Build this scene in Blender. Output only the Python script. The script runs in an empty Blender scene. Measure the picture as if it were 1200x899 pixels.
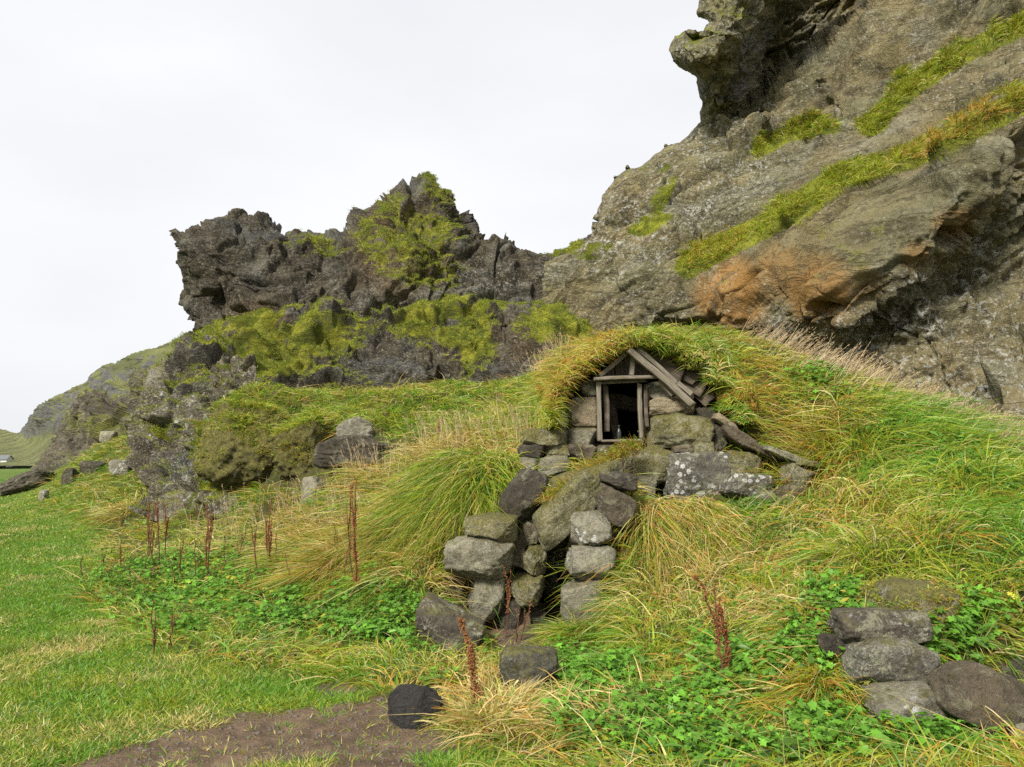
import bpy, math, random
import numpy as np
from mathutils import Vector, Matrix

# ------------------------------------------------------------------ camera, sky, sun, exposure
scene = bpy.context.scene
COL = scene.collection
FPX, CX, CY, HORIZ = 900.0, 600.0, 449.5, 525.0
PITCH = math.atan((HORIZ - CY) / FPX)
CAMZ = 1.6
cam_data = bpy.data.cameras.new("camera")
cam_data.sensor_width = 36.0
cam_data.lens = FPX / 1200.0 * 36.0
cam_data.clip_start = 0.05
cam_data.clip_end = 8000.0
cam = bpy.data.objects.new("camera", cam_data)
COL.objects.link(cam)
cam.location = (0, 0, CAMZ)
cam.rotation_euler = (math.pi / 2 + PITCH, 0, 0)
scene.camera = cam

SUN_EL, SUN_AZ = math.radians(38), math.radians(-150)      # sun behind the camera's left shoulder, veiled by cloud
world = bpy.data.worlds.new("World")
scene.world = world
world.use_nodes = True
wn, wl = world.node_tree.nodes, world.node_tree.links
wn.clear()
w_out = wn.new("ShaderNodeOutputWorld")
w_bg = wn.new("ShaderNodeBackground")
w_sky = wn.new("ShaderNodeTexSky")
w_sky.sky_type = 'NISHITA'
w_sky.sun_disc = False
w_sky.sun_elevation = SUN_EL
w_sky.sun_rotation = SUN_AZ
w_tc = wn.new("ShaderNodeTexCoord")
w_map = wn.new("ShaderNodeMapping"); w_map.inputs['Scale'].default_value = (1.0, 1.0, 2.6)
w_n = wn.new("ShaderNodeTexNoise"); w_n.inputs['Scale'].default_value = 1.7; w_n.inputs['Detail'].default_value = 5; w_n.inputs['Roughness'].default_value = 0.45
w_r = wn.new("ShaderNodeValToRGB")
w_r.color_ramp.elements[0].position = 0.34; w_r.color_ramp.elements[0].color = (8.2, 8.4, 8.7, 1)
w_r.color_ramp.elements[1].position = 0.66; w_r.color_ramp.elements[1].color = (9.6, 9.6, 9.7, 1)
w_mix = wn.new("ShaderNodeMixRGB"); w_mix.inputs[0].default_value = 0.93
wl.new(w_tc.outputs['Generated'], w_map.inputs['Vector']); wl.new(w_map.outputs[0], w_n.inputs['Vector'])
wl.new(w_n.outputs['Fac'], w_r.inputs[0])
wl.new(w_sky.outputs[0], w_mix.inputs[1]); wl.new(w_r.outputs[0], w_mix.inputs[2])
wl.new(w_mix.outputs[0], w_bg.inputs['Color']); w_bg.inputs['Strength'].default_value = 0.056
wl.new(w_bg.outputs[0], w_out.inputs['Surface'])

sun_data = bpy.data.lights.new("sun", 'SUN')
sun_data.energy = 3.0
sun_data.angle = math.radians(12)
sun_data.color = (1.0, 0.95, 0.86)
sun = bpy.data.objects.new("sun", sun_data)
COL.objects.link(sun)
_sd = Vector((math.sin(SUN_AZ) * math.cos(SUN_EL), math.cos(SUN_AZ) * math.cos(SUN_EL), math.sin(SUN_EL)))
sun.rotation_euler = _sd.to_track_quat('Z', 'Y').to_euler()

scene.view_settings.view_transform = 'Standard'
scene.view_settings.look = 'None'
scene.view_settings.exposure = 0.95
scene.view_settings.gamma = 1.0
scene.view_settings.use_curve_mapping = False
scene.cycles.max_bounces = 6
scene.cycles.diffuse_bounces = 3
scene.cycles.transmission_bounces = 3
scene.cycles.use_denoising = False
scene.cycles.use_adaptive_sampling = True

RNG = np.random.default_rng(7)

# ------------------------------------------------------------------ camera geometry: photo pixel + distance -> point of the place
SP, CP = math.sin(PITCH), math.cos(PITCH)
def W(px, py, Y):
    px = np.asarray(px, float); py = np.asarray(py, float); Y = np.asarray(Y, float)
    xc = (px - CX) / FPX; yc = -(py - CY) / FPX
    dy = CP - yc * SP; dz = SP + yc * CP
    t = Y / dy
    return np.stack(np.broadcast_arrays(xc * t, Y, CAMZ + dz * t), -1)
def PX(P):
    x = P[..., 0]; y = P[..., 1]; z = P[..., 2] - CAMZ
    d = np.maximum(y * CP + z * SP, 0.05); u = -y * SP + z * CP
    return CX + FPX * x / d, CY - FPX * u / d

# ------------------------------------------------------------------ numpy noise
_perm = np.random.default_rng(3).permutation(256).astype(np.int32); _perm = np.concatenate([_perm, _perm])
_g = np.random.default_rng(5).normal(size=(256, 3)); _g /= np.linalg.norm(_g, axis=1)[:, None]
def perlin(P):
    P = np.asarray(P, float)
    i = np.floor(P).astype(np.int64); f = P - i; i = (i & 255).astype(np.int32)
    u = f * f * f * (f * (f * 6 - 15) + 10)
    out = np.zeros(P.shape[:-1])
    for a in (0, 1):
        wa = u[..., 0] if a else 1 - u[..., 0]
        for b in (0, 1):
            wb = u[..., 1] if b else 1 - u[..., 1]
            for c in (0, 1):
                wc = u[..., 2] if c else 1 - u[..., 2]
                h = _perm[(_perm[(_perm[(i[..., 0] + a) & 255] + i[..., 1] + b) & 255] + i[..., 2] + c) & 255]
                g = _g[h]
                out += wa * wb * wc * (g[..., 0] * (f[..., 0] - a) + g[..., 1] * (f[..., 1] - b) + g[..., 2] * (f[..., 2] - c))
    return out * 1.6
def fbm(P, oct=5, gain=0.5, lac=2.03):
    s, a = 0, 1.0
    P = np.asarray(P, float)
    for k in range(oct):
        s = s + a * perlin(P + 17.3 * k); P = P * lac; a *= gain
    return s
def ridged(P, oct=5, gain=0.5, lac=2.07):
    s, a = 0, 1.0
    P = np.asarray(P, float)
    for k in range(oct):
        s = s + a * (1 - 2.2 * np.abs(perlin(P + 31.7 * k))); P = P * lac; a *= gain
    return s
def billow(P, oct=4, gain=0.5, lac=2.05):
    """rounded lumps parted by creases"""
    s, a = 0, 1.0
    P = np.asarray(P, float)
    for k in range(oct):
        s = s + a * (2.4 * np.sqrt(perlin(P + 31.7 * k) ** 2 + 0.0012) - 0.75); P = P * lac; a *= gain
    return s
def facets(P, seed=0):
    """broken rock: each cell is a tilted flat face"""
    P = np.asarray(P, float); i = np.floor(P).astype(np.int32); f1 = np.full(P.shape[:-1], 9.0); f2 = f1.copy(); hh = np.zeros(P.shape[:-1])
    for a in (-1, 0, 1):
        for b in (-1, 0, 1):
            for c in (-1, 0, 1):
                x, y, z = i[..., 0] + a, i[..., 1] + b, i[..., 2] + c
                h = _perm[(_perm[(_perm[(x + seed) & 255] + (y & 255)) & 255] + (z & 255)) & 255]
                h2 = _perm[(h + 57) & 255]; h3 = _perm[(h2 + 91) & 255]
                dx, dy, dz = x + h / 256. - P[..., 0], y + h2 / 256. - P[..., 1], z + h3 / 256. - P[..., 2]
                d = np.sqrt(dx * dx + dy * dy + dz * dz); m = d < f1
                g = _g[(h + h2) & 255]
                f2 = np.where(m, f1, np.minimum(f2, d)); hh = np.where(m, (h3 / 256. - .5) + 0.9 * (g[..., 0] * dx + g[..., 1] * dy + g[..., 2] * dz), hh); f1 = np.where(m, d, f1)
    return hh, f2 - f1
def worley(P, seed=0):
    """F1, F2 and a value per cell"""
    P = np.asarray(P, float)
    i = np.floor(P).astype(np.int32); f1 = np.full(P.shape[:-1], 9.0); f2 = f1.copy(); cid = np.zeros(P.shape[:-1])
    for a in (-1, 0, 1):
        for b in (-1, 0, 1):
            for c in (-1, 0, 1):
                x, y, z = i[..., 0] + a, i[..., 1] + b, i[..., 2] + c
                h = _perm[(_perm[(_perm[(x + seed) & 255] + (y & 255)) & 255] + (z & 255)) & 255]
                h2 = _perm[(h + 57) & 255]; h3 = _perm[(h2 + 91) & 255]
                d = np.sqrt((x + h / 256. - P[..., 0]) ** 2 + (y + h2 / 256. - P[..., 1]) ** 2 + (z + h3 / 256. - P[..., 2]) ** 2)
                m = d < f1
                f2 = np.where(m, f1, np.minimum(f2, d)); cid = np.where(m, h / 256., cid); f1 = np.where(m, d, f1)
    return f1, f2, cid
def sstep(a, b, x):
    t = np.clip((x - a) / (b - a), 0, 1); return t * t * (3 - 2 * t)

class TPS:
    def __init__(s, pts, vals, lam=0.0, scale=1.0):
        s.s = scale; s.c = np.asarray(pts, float) / scale; n = len(s.c)
        K = s.k(s.c, s.c) + lam * np.eye(n)
        Pm = np.hstack([np.ones((n, 1)), s.c]); A = np.zeros((n + 3, n + 3))
        A[:n, :n] = K; A[:n, n:] = Pm; A[n:, :n] = Pm.T
        s.w = np.linalg.solve(A, np.concatenate([np.asarray(vals, float), np.zeros(3)]))
    def k(s, a, b):
        r2 = ((a[:, None] - b[None]) ** 2).sum(-1) + 1e-12
        return 0.5 * r2 * np.log(r2)
    def __call__(s, Q):
        sh = Q.shape[:-1]; Q = Q.reshape(-1, 2) / s.s; out = np.empty(len(Q))
        for i in range(0, len(Q), 40000):
            q = Q[i:i + 40000]; out[i:i + 40000] = s.k(q, s.c) @ s.w[:-3] + s.w[-3] + q @ s.w[-2:]
        return out.reshape(sh)

def polydist(px, py, line):
    """distance in photo pixels to a polyline, side (+ below it), and how far along (0..1)"""
    L = np.asarray(line, float); best = np.full(px.shape, 1e9); side = np.zeros(px.shape); al = np.zeros(px.shape)
    seg = np.linalg.norm(np.diff(L, axis=0), axis=1); cum = np.concatenate([[0], np.cumsum(seg)])
    for k in range(len(L) - 1):
        a, b = L[k], L[k + 1]; d = b - a
        t = np.clip(((px - a[0]) * d[0] + (py - a[1]) * d[1]) / (d @ d), 0, 1)
        dx = px - a[0] - t * d[0]; dy = py - a[1] - t * d[1]; r = np.hypot(dx, dy); m = r < best
        best = np.where(m, r, best); side = np.where(m, np.sign(d[0] * (py - a[1]) - d[1] * (px - a[0])), side)
        al = np.where(m, (cum[k] + t * seg[k]) / cum[-1], al)
    return best, side, al
def blob(px, py, bl):
    """soft ellipses (cx, cy, rx, ry[, angle, weight]) in the photo's frame -> 0..1"""
    s = np.zeros(np.shape(px))
    for b in bl:
        cx, cy, rx, ry = b[:4]; an = math.radians(b[4]) if len(b) > 4 else 0; w = b[5] if len(b) > 5 else 1
        dx = px - cx; dy = py - cy
        u = (dx * math.cos(an) - dy * math.sin(an)) / rx; v = (dx * math.sin(an) + dy * math.cos(an)) / ry
        s = np.maximum(s, w * (1 - sstep(0.55, 1.25, np.sqrt(u * u + v * v))))
    return s

# ------------------------------------------------------------------ mesh helpers
def mesh_from(name, V, F, mat, parent=None, smooth=True, attrs=None, F3=None, col=None):
    me = bpy.data.meshes.new(name)
    V = np.ascontiguousarray(V, dtype=np.float32).reshape(-1, 3)
    parts = []; tot = []
    if F is not None and len(F): F = np.asarray(F, np.int32); parts.append(F.ravel()); tot.append(np.full(len(F), F.shape[1], np.int32))
    if F3 is not None and len(F3): F3 = np.asarray(F3, np.int32); parts.append(F3.ravel()); tot.append(np.full(len(F3), 3, np.int32))
    loops = np.concatenate(parts); tot = np.concatenate(tot)
    me.vertices.add(len(V)); me.vertices.foreach_set('co', V.ravel())
    me.loops.add(len(loops)); me.loops.foreach_set('vertex_index', loops)
    me.polygons.add(len(tot)); st = np.concatenate([[0], np.cumsum(tot)[:-1]]).astype(np.int32)
    me.polygons.foreach_set('loop_start', st); me.polygons.foreach_set('loop_total', tot)
    me.polygons.foreach_set('use_smooth', np.full(len(tot), smooth, bool))
    for k, a in (attrs or {}).items():
        a = np.asarray(a, np.float32)
        if a.ndim == 2:
            if a.shape[1] == 3: a = np.hstack([a, np.ones((len(a), 1), np.float32)])
            at = me.attributes.new(k, 'FLOAT_COLOR', 'POINT'); at.data.foreach_set('color', a.ravel())
        else:
            at = me.attributes.new(k, 'FLOAT', 'POINT'); at.data.foreach_set('value', a.ravel())
    me.update(calc_edges=True); me.validate(clean_customdata=False)
    me.materials.append(mat)
    o = bpy.data.objects.new(name, me); COL.objects.link(o)
    if parent is not None: o.parent = parent
    return o
def grid_faces(nv, nu, flip=False):
    i = np.arange(nv - 1)[:, None] * nu + np.arange(nu - 1)[None]
    f = np.stack([i, i + 1, i + nu + 1, i + nu], -1).reshape(-1, 4)
    return f[:, ::-1] if flip else f
def grid_normals(P):
    du = np.gradient(P, axis=1); dv = np.gradient(P, axis=0)
    n = np.cross(dv, du); n /= np.linalg.norm(n, axis=-1, keepdims=True) + 1e-9
    return n
def tag(o, label=None, cat=None, group=None, kind=None):
    if label: o['label'] = label
    if cat: o['category'] = cat
    if group: o['group'] = group
    if kind: o['kind'] = kind
    return o
def empty(name, loc=(0, 0, 0), rz=0.0):
    o = bpy.data.objects.new(name, None); COL.objects.link(o); o.location = loc; o.rotation_euler.z = rz
    o.empty_display_size = 0.1
    return o

# ------------------------------------------------------------------ materials
class NT:
    def __init__(s, name):
        s.m = bpy.data.materials.new(name); s.m.use_nodes = True; s.t = s.m.node_tree; s.t.nodes.clear()
        s.out = s.n('ShaderNodeOutputMaterial')
    def n(s, t, **kw):
        x = s.t.nodes.new(t)
        for k, v in kw.items():
            if k in x.inputs.keys() if isinstance(k, str) else False: s.set(x.inputs[k], v)
            else: setattr(x, k, v)
        return x
    def set(s, inp, v):
        if isinstance(v, bpy.types.NodeSocket): s.t.links.new(v, inp)
        else:
            if isinstance(v, tuple) and len(v) == 3 and inp.type == 'RGBA': v = v + (1,)
            inp.default_value = v
    def noise(s, vec, scale, detail=5, rough=0.55, dist=0.0):
        x = s.n('ShaderNodeTexNoise'); s.set(x.inputs['Vector'], vec); x.inputs['Scale'].default_value = scale
        x.inputs['Detail'].default_value = detail; x.inputs['Roughness'].default_value = rough; x.inputs['Distortion'].default_value = dist
        return x.outputs['Fac']
    def vor(s, vec, scale, feature='F1', out='Distance', rnd=1.0):
        x = s.n('ShaderNodeTexVoronoi'); x.feature = feature; s.set(x.inputs['Vector'], vec); x.inputs['Scale'].default_value = scale
        x.inputs['Randomness'].default_value = rnd
        return x.outputs[out]
    def ramp(s, fac, stops):
        x = s.n('ShaderNodeValToRGB'); s.set(x.inputs[0], fac); e = x.color_ramp.elements
        while len(e) < len(stops): e.new(0.5)
        for k, (p, c) in enumerate(stops):
            e[k].position = p; e[k].color = (c, c, c, 1) if isinstance(c, (int, float)) else tuple(c) + (1,)
        return x.outputs[0]
    def step(s, fac, a, b):
        x = s.n('ShaderNodeMapRange'); x.interpolation_type = 'SMOOTHSTEP'; s.set(x.inputs[0], fac)
        x.inputs[1].default_value = a; x.inputs[2].default_value = b
        return x.outputs[0]
    def math(s, op, a, b=0.0, c=0.0):
        x = s.n('ShaderNodeMath'); x.operation = op; s.set(x.inputs[0], a); s.set(x.inputs[1], b); s.set(x.inputs[2], c)
        return x.outputs[0]
    def mix(s, fac, a, b, mode='MIX'):
        x = s.n('ShaderNodeMixRGB'); x.blend_type = mode; s.set(x.inputs[0], fac)
        for i, v in ((1, a), (2, b)): s.set(x.inputs[i], v)
        return x.outputs[0]
    def attr(s, name):
        x = s.n('ShaderNodeAttribute'); x.attribute_name = name; return x
    def mapping(s, vec, scale=(1, 1, 1), rot=(0, 0, 0)):
        x = s.n('ShaderNodeMapping'); s.set(x.inputs['Vector'], vec); x.inputs['Scale'].default_value = scale; x.inputs['Rotation'].default_value = rot
        return x.outputs[0]
    def bump(s, h, strength=0.5, dist=0.02, normal=None):
        x = s.n('ShaderNodeBump'); s.set(x.inputs['Height'], h); x.inputs['Strength'].default_value = strength; x.inputs['Distance'].default_value = dist
        if normal is not None: s.set(x.inputs['Normal'], normal)
        return x.outputs[0]
    def finish(s, color, rough=0.9, normal=None, spec=0.25):
        p = s.n('ShaderNodeBsdfPrincipled'); s.set(p.inputs['Base Color'], color); s.set(p.inputs['Roughness'], rough)
        p.inputs['Specular IOR Level'].default_value = spec
        if normal is not None: s.set(p.inputs['Normal'], normal)
        s.t.links.new(p.outputs[0], s.out.inputs['Surface']); return s.m

def mat_cliff(name, base_a, base_b, dark, scale=1.0, lich=0.5, moss_a=(0.12, 0.145, 0.014), moss_b=(0.27, 0.28, 0.025)):
    """rock: warm/cool mottling, pale lichen specks, moss, rust, black damp zones and shade painted into recesses"""
    s = NT(name); geo = s.n('ShaderNodeNewGeometry'); pos = geo.outputs['Position']
    A = s.attr('zones'); sep = s.n('ShaderNodeSeparateColor'); s.t.links.new(A.outputs['Color'], sep.inputs[0])
    moss, rust, pale = sep.outputs[0], sep.outputs[1], sep.outputs[2]; wet_shade = A.outputs['Alpha']
    warp = s.n('ShaderNodeTexNoise'); s.set(warp.inputs['Vector'], pos); warp.inputs['Scale'].default_value = 0.8 * scale; warp.inputs['Detail'].default_value = 3
    vv = s.n('ShaderNodeVectorMath'); vv.operation = 'MULTIPLY_ADD'
    s.t.links.new(warp.outputs['Color'], vv.inputs[0]); vv.inputs[1].default_value = (0.3, 0.3, 0.3); s.t.links.new(pos, vv.inputs[2]); wp = vv.outputs[0]
    n1 = s.noise(pos, 0.55 * scale, 6, 0.6); n2 = s.noise(wp, 1.9 * scale, 9, 0.62); n3 = s.noise(pos, 14 * scale, 6, 0.7); n4 = s.noise(pos, 45 * scale, 4, 0.6)
    col = s.mix(s.step(n1, 0.35, 0.65), base_a, base_b)
    st = s.mapping(wp, (0.45, 0.7, 2.0), (0, math.radians(34), 0)); n5 = s.noise(st, 0.95 * scale, 9, 0.6)
    n6 = s.noise(pos, 0.9 * scale, 5, 0.55); col = s.mix(s.math('MULTIPLY', s.step(n6, 0.5, 0.66), 0.55), col, s.mix(0.5, base_b, (0.30, 0.30, 0.25)))
    col = s.mix(s.math('MULTIPLY', s.step(n2, 0.48, 0.66), 0.7), col, dark)
    col = s.mix(s.math('MULTIPLY', s.step(n5, 0.52, 0.62), 0.6), col, dark)
    col = s.mix(s.math('MULTIPLY', s.step(n4, 0.55, 0.70), 0.22), col, dark)
    col = s.mix(s.math('MULTIPLY', s.step(n3, 0.45, 0.75), 0.30), col, (0.45, 0.40, 0.28))
    # rust
    rf = s.math('MULTIPLY', rust, s.step(n2, 0.28, 0.52))
    col = s.mix(rf, col, s.mix(n3, (0.42, 0.225, 0.06), (0.24, 0.135, 0.045)))
    # black of damp rock, and of shade painted into some recesses
    wf = s.step(s.math('ADD', wet_shade, s.math('MULTIPLY', s.math('SUBTRACT', n2, 0.5), 1.2)), 0.42, 0.75)
    col = s.mix(s.math('MULTIPLY', wf, 0.85), col, s.mix(n3, (0.040, 0.040, 0.038), (0.11, 0.108, 0.095)))
    # lichen
    v1 = s.vor(s.mapping(wp, (1, 1, 1.4)), 16 * scale); sp = s.math('SUBTRACT', 1.0, s.step(v1, 0.18, 0.42))
    field = s.math('ADD', s.math('MULTIPLY', s.noise(pos, 1.3 * scale, 4, 0.6), 0.9), s.math('MULTIPLY', pale, 0.55))
    lf = s.math('MULTIPLY', s.math('MULTIPLY', sp, s.step(field, 0.42, 0.80)), s.step(n3, 0.42, 0.60))
    lf2 = s.math('MULTIPLY', s.step(s.noise(pos, 7 * scale, 7, 0.75), 0.51, 0.60), s.math('MULTIPLY', s.step(field, 0.60, 1.0), s.step(n2, 0.42, 0.52)))
    lf = s.math('MAXIMUM', lf, lf2)
    col = s.mix(s.math('MULTIPLY', lf, lich), col, (0.50, 0.50, 0.44))
    # moss / algae film
    mf = s.step(s.math('ADD', moss, s.math('MULTIPLY', s.math('SUBTRACT', s.noise(pos, 3.2 * scale, 6, 0.7), 0.5), 1.1)), 0.42, 0.66)
    mossc = s.mix(s.step(s.noise(pos, 1.7 * scale, 5, 0.6), 0.38, 0.62), moss_a, moss_b)
    mossc = s.mix(s.math('MULTIPLY', s.step(n3, 0.45, 0.75), 0.5), mossc, (0.10, 0.075, 0.02))
    col = s.mix(mf, col, mossc)
    crk = s.math('MULTIPLY', s.step(s.math('ABSOLUTE', s.math('SUBTRACT', n5, 0.5)), 0.0, 0.020), 0.30)
    hgt = s.math('ADD', s.math('ADD', s.math('MULTIPLY', n2, 1.1), crk), s.math('ADD', s.math('MULTIPLY', n3, 0.6), s.math('MULTIPLY', n4, 0.18)))
    nor = s.bump(hgt, 1.0, 0.15 / scale)
    return s.finish(col, s.mix(wf, (0.9, 0.9, 0.9), (0.62, 0.62, 0.62)), nor, 0.3)

def mat_stone(name, a, b, dark, moss=0.3, lich=0.3, white=0.0, scale=1.0, bmp=0.035):
    s = NT(name); tc = s.n('ShaderNodeTexCoord'); oi = s.n('ShaderNodeObjectInfo')
    vv = s.n('ShaderNodeVectorMath'); vv.operation = 'MULTIPLY_ADD'
    cmb = s.n('ShaderNodeCombineXYZ')
    for k in range(3): s.t.links.new(oi.outputs['Random'], cmb.inputs[k])
    s.t.links.new(cmb.outputs[0], vv.inputs[0]); vv.inputs[1].default_value = (37, 11, 23); s.t.links.new(tc.outputs['Object'], vv.inputs[2]); pos = vv.outputs[0]
    geo = s.n('ShaderNodeNewGeometry'); sx = s.n('ShaderNodeSeparateXYZ'); s.t.links.new(geo.outputs['Normal'], sx.inputs[0]); up = sx.outputs[2]
    n1 = s.noise(pos, 2.2 * scale, 6, 0.6); n2 = s.noise(pos, 8 * scale, 8, 0.7, 0.4); n3 = s.noise(pos, 34 * scale, 6, 0.7); n4 = s.noise(pos, 110 * scale, 3, 0.6)
    col = s.mix(s.step(n1, 0.35, 0.65), a, b)
    col = s.mix(s.math('MULTIPLY', s.step(n2, 0.46, 0.70), 0.8), col, dark)
    col = s.mix(s.math('MULTIPLY', s.step(n3, 0.35, 0.75), 0.35), col, tuple(min(.6, x * 1.7) for x in a))
    n7 = s.noise(pos, 4.2 * scale, 7, 0.75, 0.6); col = s.mix(s.math('MULTIPLY', s.step(n7, 0.52, 0.60), max(0.0, 0.20 + 0.50 * lich) if lich > 0.1 else 0.0), col, (0.40, 0.40, 0.26)); n8 = s.noise(pos, 3.0 * scale, 6, 0.7); col = s.mix(s.math('MULTIPLY', s.step(n8, 0.52, 0.66), 0.7), col, dark)
    lf = s.math('MULTIPLY', s.step(n3, 0.50, 0.60), s.step(s.noise(pos, 3.5 * scale, 4, 0.6), 0.62 - 0.3 * lich, 0.80 - 0.3 * lich))
    col = s.mix(s.math('MULTIPLY', lf, 0.7), col, (0.44, 0.44, 0.36))
    mf = s.step(s.math('ADD', s.math('MULTIPLY', up, 0.22), s.math('ADD', s.math('MULTIPLY', s.noise(pos, 6 * scale, 8, 0.8), 1.5), -0.75 + moss)), 0.30, 0.60)
    col = s.mix(s.math('MULTIPLY', mf, 0.85), col, s.mix(s.step(n3, 0.3, 0.7), (0.065, 0.065, 0.015), (0.21, 0.185, 0.045)))
    if white > 0:
        v = s.vor(s.mapping(pos, (1, 1, 1)), 12 * scale)
        wf = s.math('MULTIPLY', s.math('SUBTRACT', 1.0, s.step(s.math('ADD', v, s.math('MULTIPLY', s.math('SUBTRACT', n3, 0.5), 0.9)), 0.34, 0.40)),
                    s.step(s.noise(pos, 1.5 * scale, 2, 0.5), 0.66 - 0.30 * white, 0.70 - 0.30 * white))
        col = s.mix(wf, col, s.mix(s.step(n4, .35, .65), (0.36, 0.36, 0.32), (0.72, 0.72, 0.68)))
    col = s.mix(s.math('MULTIPLY', s.step(n4, 0.55, 0.75), 0.5), col, dark)
    hgt = s.math('ADD', n2, s.math('ADD', s.math('MULTIPLY', n3, 0.7), s.math('MULTIPLY', n4, 0.3)))
    return s.finish(col, 0.85, s.bump(hgt, 1.0, bmp), 0.3)

def mat_blade(name, transl=0.35, rough=0.6):
    s = NT(name); c = s.attr('tint').outputs['Color']
    d = s.n('ShaderNodeBsdfDiffuse'); t = s.n('ShaderNodeBsdfTranslucent'); g = s.n('ShaderNodeBsdfGlossy')
    s.set(d.inputs[0], c); s.set(t.inputs[0], c); g.inputs['Roughness'].default_value = 0.45; g.inputs[0].default_value = (0.9, 0.9, 0.85, 1)
    m = s.n('ShaderNodeMixShader'); m.inputs[0].default_value = transl
    s.t.links.new(d.outputs[0], m.inputs[1]); s.t.links.new(t.outputs[0], m.inputs[2])
    m2 = s.n('ShaderNodeMixShader'); m2.inputs[0].default_value = 0.03
    s.t.links.new(m.outputs[0], m2.inputs[1]); s.t.links.new(g.outputs[0], m2.inputs[2]); s.t.links.new(m2.outputs[0], s.out.inputs['Surface'])
    return s.m
# ------------------------------------------------------------------ the ground: one sheet to the horizon
GP = [  # (photo x, photo y, distance) of points on the turf, turned into x, y, z
 # lawn
 (0,899,3.85),(150,899,3.85),(300,899,3.85),(450,899,3.85),(0,760,6.13),(150,760,6.13),(300,760,6.13),(0,680,9.3),(120,680,9.3),(0,625,14.4),(80,625,14.4),(0,600,19.2),
 (520,850,4.43),(600,899,3.80),
 # foot of the bank
 (200,680,9.3),(280,720,7.35),(360,745,6.5),(430,770,5.85),(450,800,5.2),
 # bank left of the doorway
 (130,600,14.5),(150,580,16.0),(200,606,12.6),(230,600,12.0),(220,640,10.4),(300,590,10.9),(350,580,10.6),(300,640,9.6),(350,600,10.0),(340,660,8.6),(400,640,8.3),(420,590,9.0),(400,700,7.2),(450,710,6.7),(440,620,8.2),
 (480,560,8.9),(520,532,8.8),(560,525,8.7),(600,530,8.5),(560,560,8.1),(520,600,7.7),(560,600,7.45),(600,560,8.0),(500,650,7.2),(520,700,6.6),(470,740,6.1),
 (560,745,6.25),(620,745,6.25),(660,735,6.35),(650,790,5.35),(590,800,5.1),(700,800,4.95),
 # terrace
 (630,505,9.4),(620,480,10.6),(560,505,10.0),(500,500,10.8),(450,470,12.2),(520,465,12.0),(600,455,12.2),(400,470,12.6),(340,470,12.9),(300,476,12.9),(262,486,13.2),(640,440,13.2),(560,450,14.2),(500,455,14.4),(400,463,14.0),(330,463,14.1),(270,470,13.8),
 (470,545,9.6),(420,555,9.9),(380,575,10.3),(400,520,10.9),(440,500,10.9),
 (340,555,11.2),(270,585,12.2),(210,600,12.8),
 # left distance
 (100,565,20),(60,570,22),(20,560,30),(110,530,26),(150,510,24),(180,500,22),(140,545,20),(90,545,26),(60,545,36),
 # roof turf and mound crest
 (700,402,10.6),(740,394,10.6),(800,395,10.8),(860,398,10.6),(920,415,10.2),(980,444,9.6),(1050,474,8.9),(1100,497,8.2),(1160,526,7.4),(1200,546,6.9),(1300,596,6.0),(1450,670,5.0),
 (660,420,11.0),(640,440,11.2),
 # mound flank
 (860,430,9.0),(870,470,8.5),(900,510,8.15),(950,480,8.2),(950,535,7.7),(1000,470,8.0),(1000,540,7.2),(1060,535,7.0),(1060,580,6.2),(1120,560,6.2),(1120,610,5.3),(1200,592,5.7),(1200,640,4.7),(1300,650,4.4),(940,590,7.05),(1000,600,6.3),
 (900,595,7.1),(850,600,7.15),(780,600,7.15),(745,600,7.0),(740,640,6.75),(720,700,6.4),(790,650,6.6),(860,650,6.4),(940,650,5.9),(1040,650,5.2),(1120,670,4.6),
 (720,745,5.9),(800,720,5.7),(880,720,5.3),(960,710,4.7),(760,790,4.95),(840,800,4.55),(920,800,4.15),(980,770,4.1),(700,860,4.2),(800,870,4.0),(900,870,3.75),(1000,870,3.5),(1100,890,3.3),(1200,899,3.1),
 (1000,700,4.75),(1080,690,4.6),(1000,845,3.8),(1080,855,3.65),(1150,860,3.5),(1130,735,4.1),(1200,730,4.1),(1200,680,4.4),(1350,760,3.4),(1350,899,2.8),
]
_gw = W([p[0] for p in GP], [p[1] for p in GP], [p[2] for p in GP])
_extra = [  # x, y, z
 (-9,-3,0),(-3,-3,0),(0,-2,0),(3,-3,.1),(8,-3,.6),(0,1.5,0),(-3,1.5,0),(2,1.5,.12),(4,1.5,.6),(7,2,1.3),(-14,8,0),(-20,16,0),(-14,16,0),(-24,30,0),(-16,30,0.1),(-30,45,0),
 (0.0,15.5,2.9),(3,14,2.6),(-5,16.5,2.9),(5,12.5,2.2),(7,9.5,1.5),(9,7,1.3),(8,12,1.6),(12,10,1.6),(-6.4,17,1.6),(-5.5,14.5,1.6),(-14,28,1.6),(-22,38,0.4),(0,24,3),(8,22,3),(-8,26,2),(15,18,3),(2.6,12.5,2.9),(4.4,11.6,2.4),
]
_gx = np.vstack([_gw[:, :2], [[e[0], e[1]] for e in _extra]])
_gz = np.concatenate([_gw[:, 2], [e[2] for e in _extra]])
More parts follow.
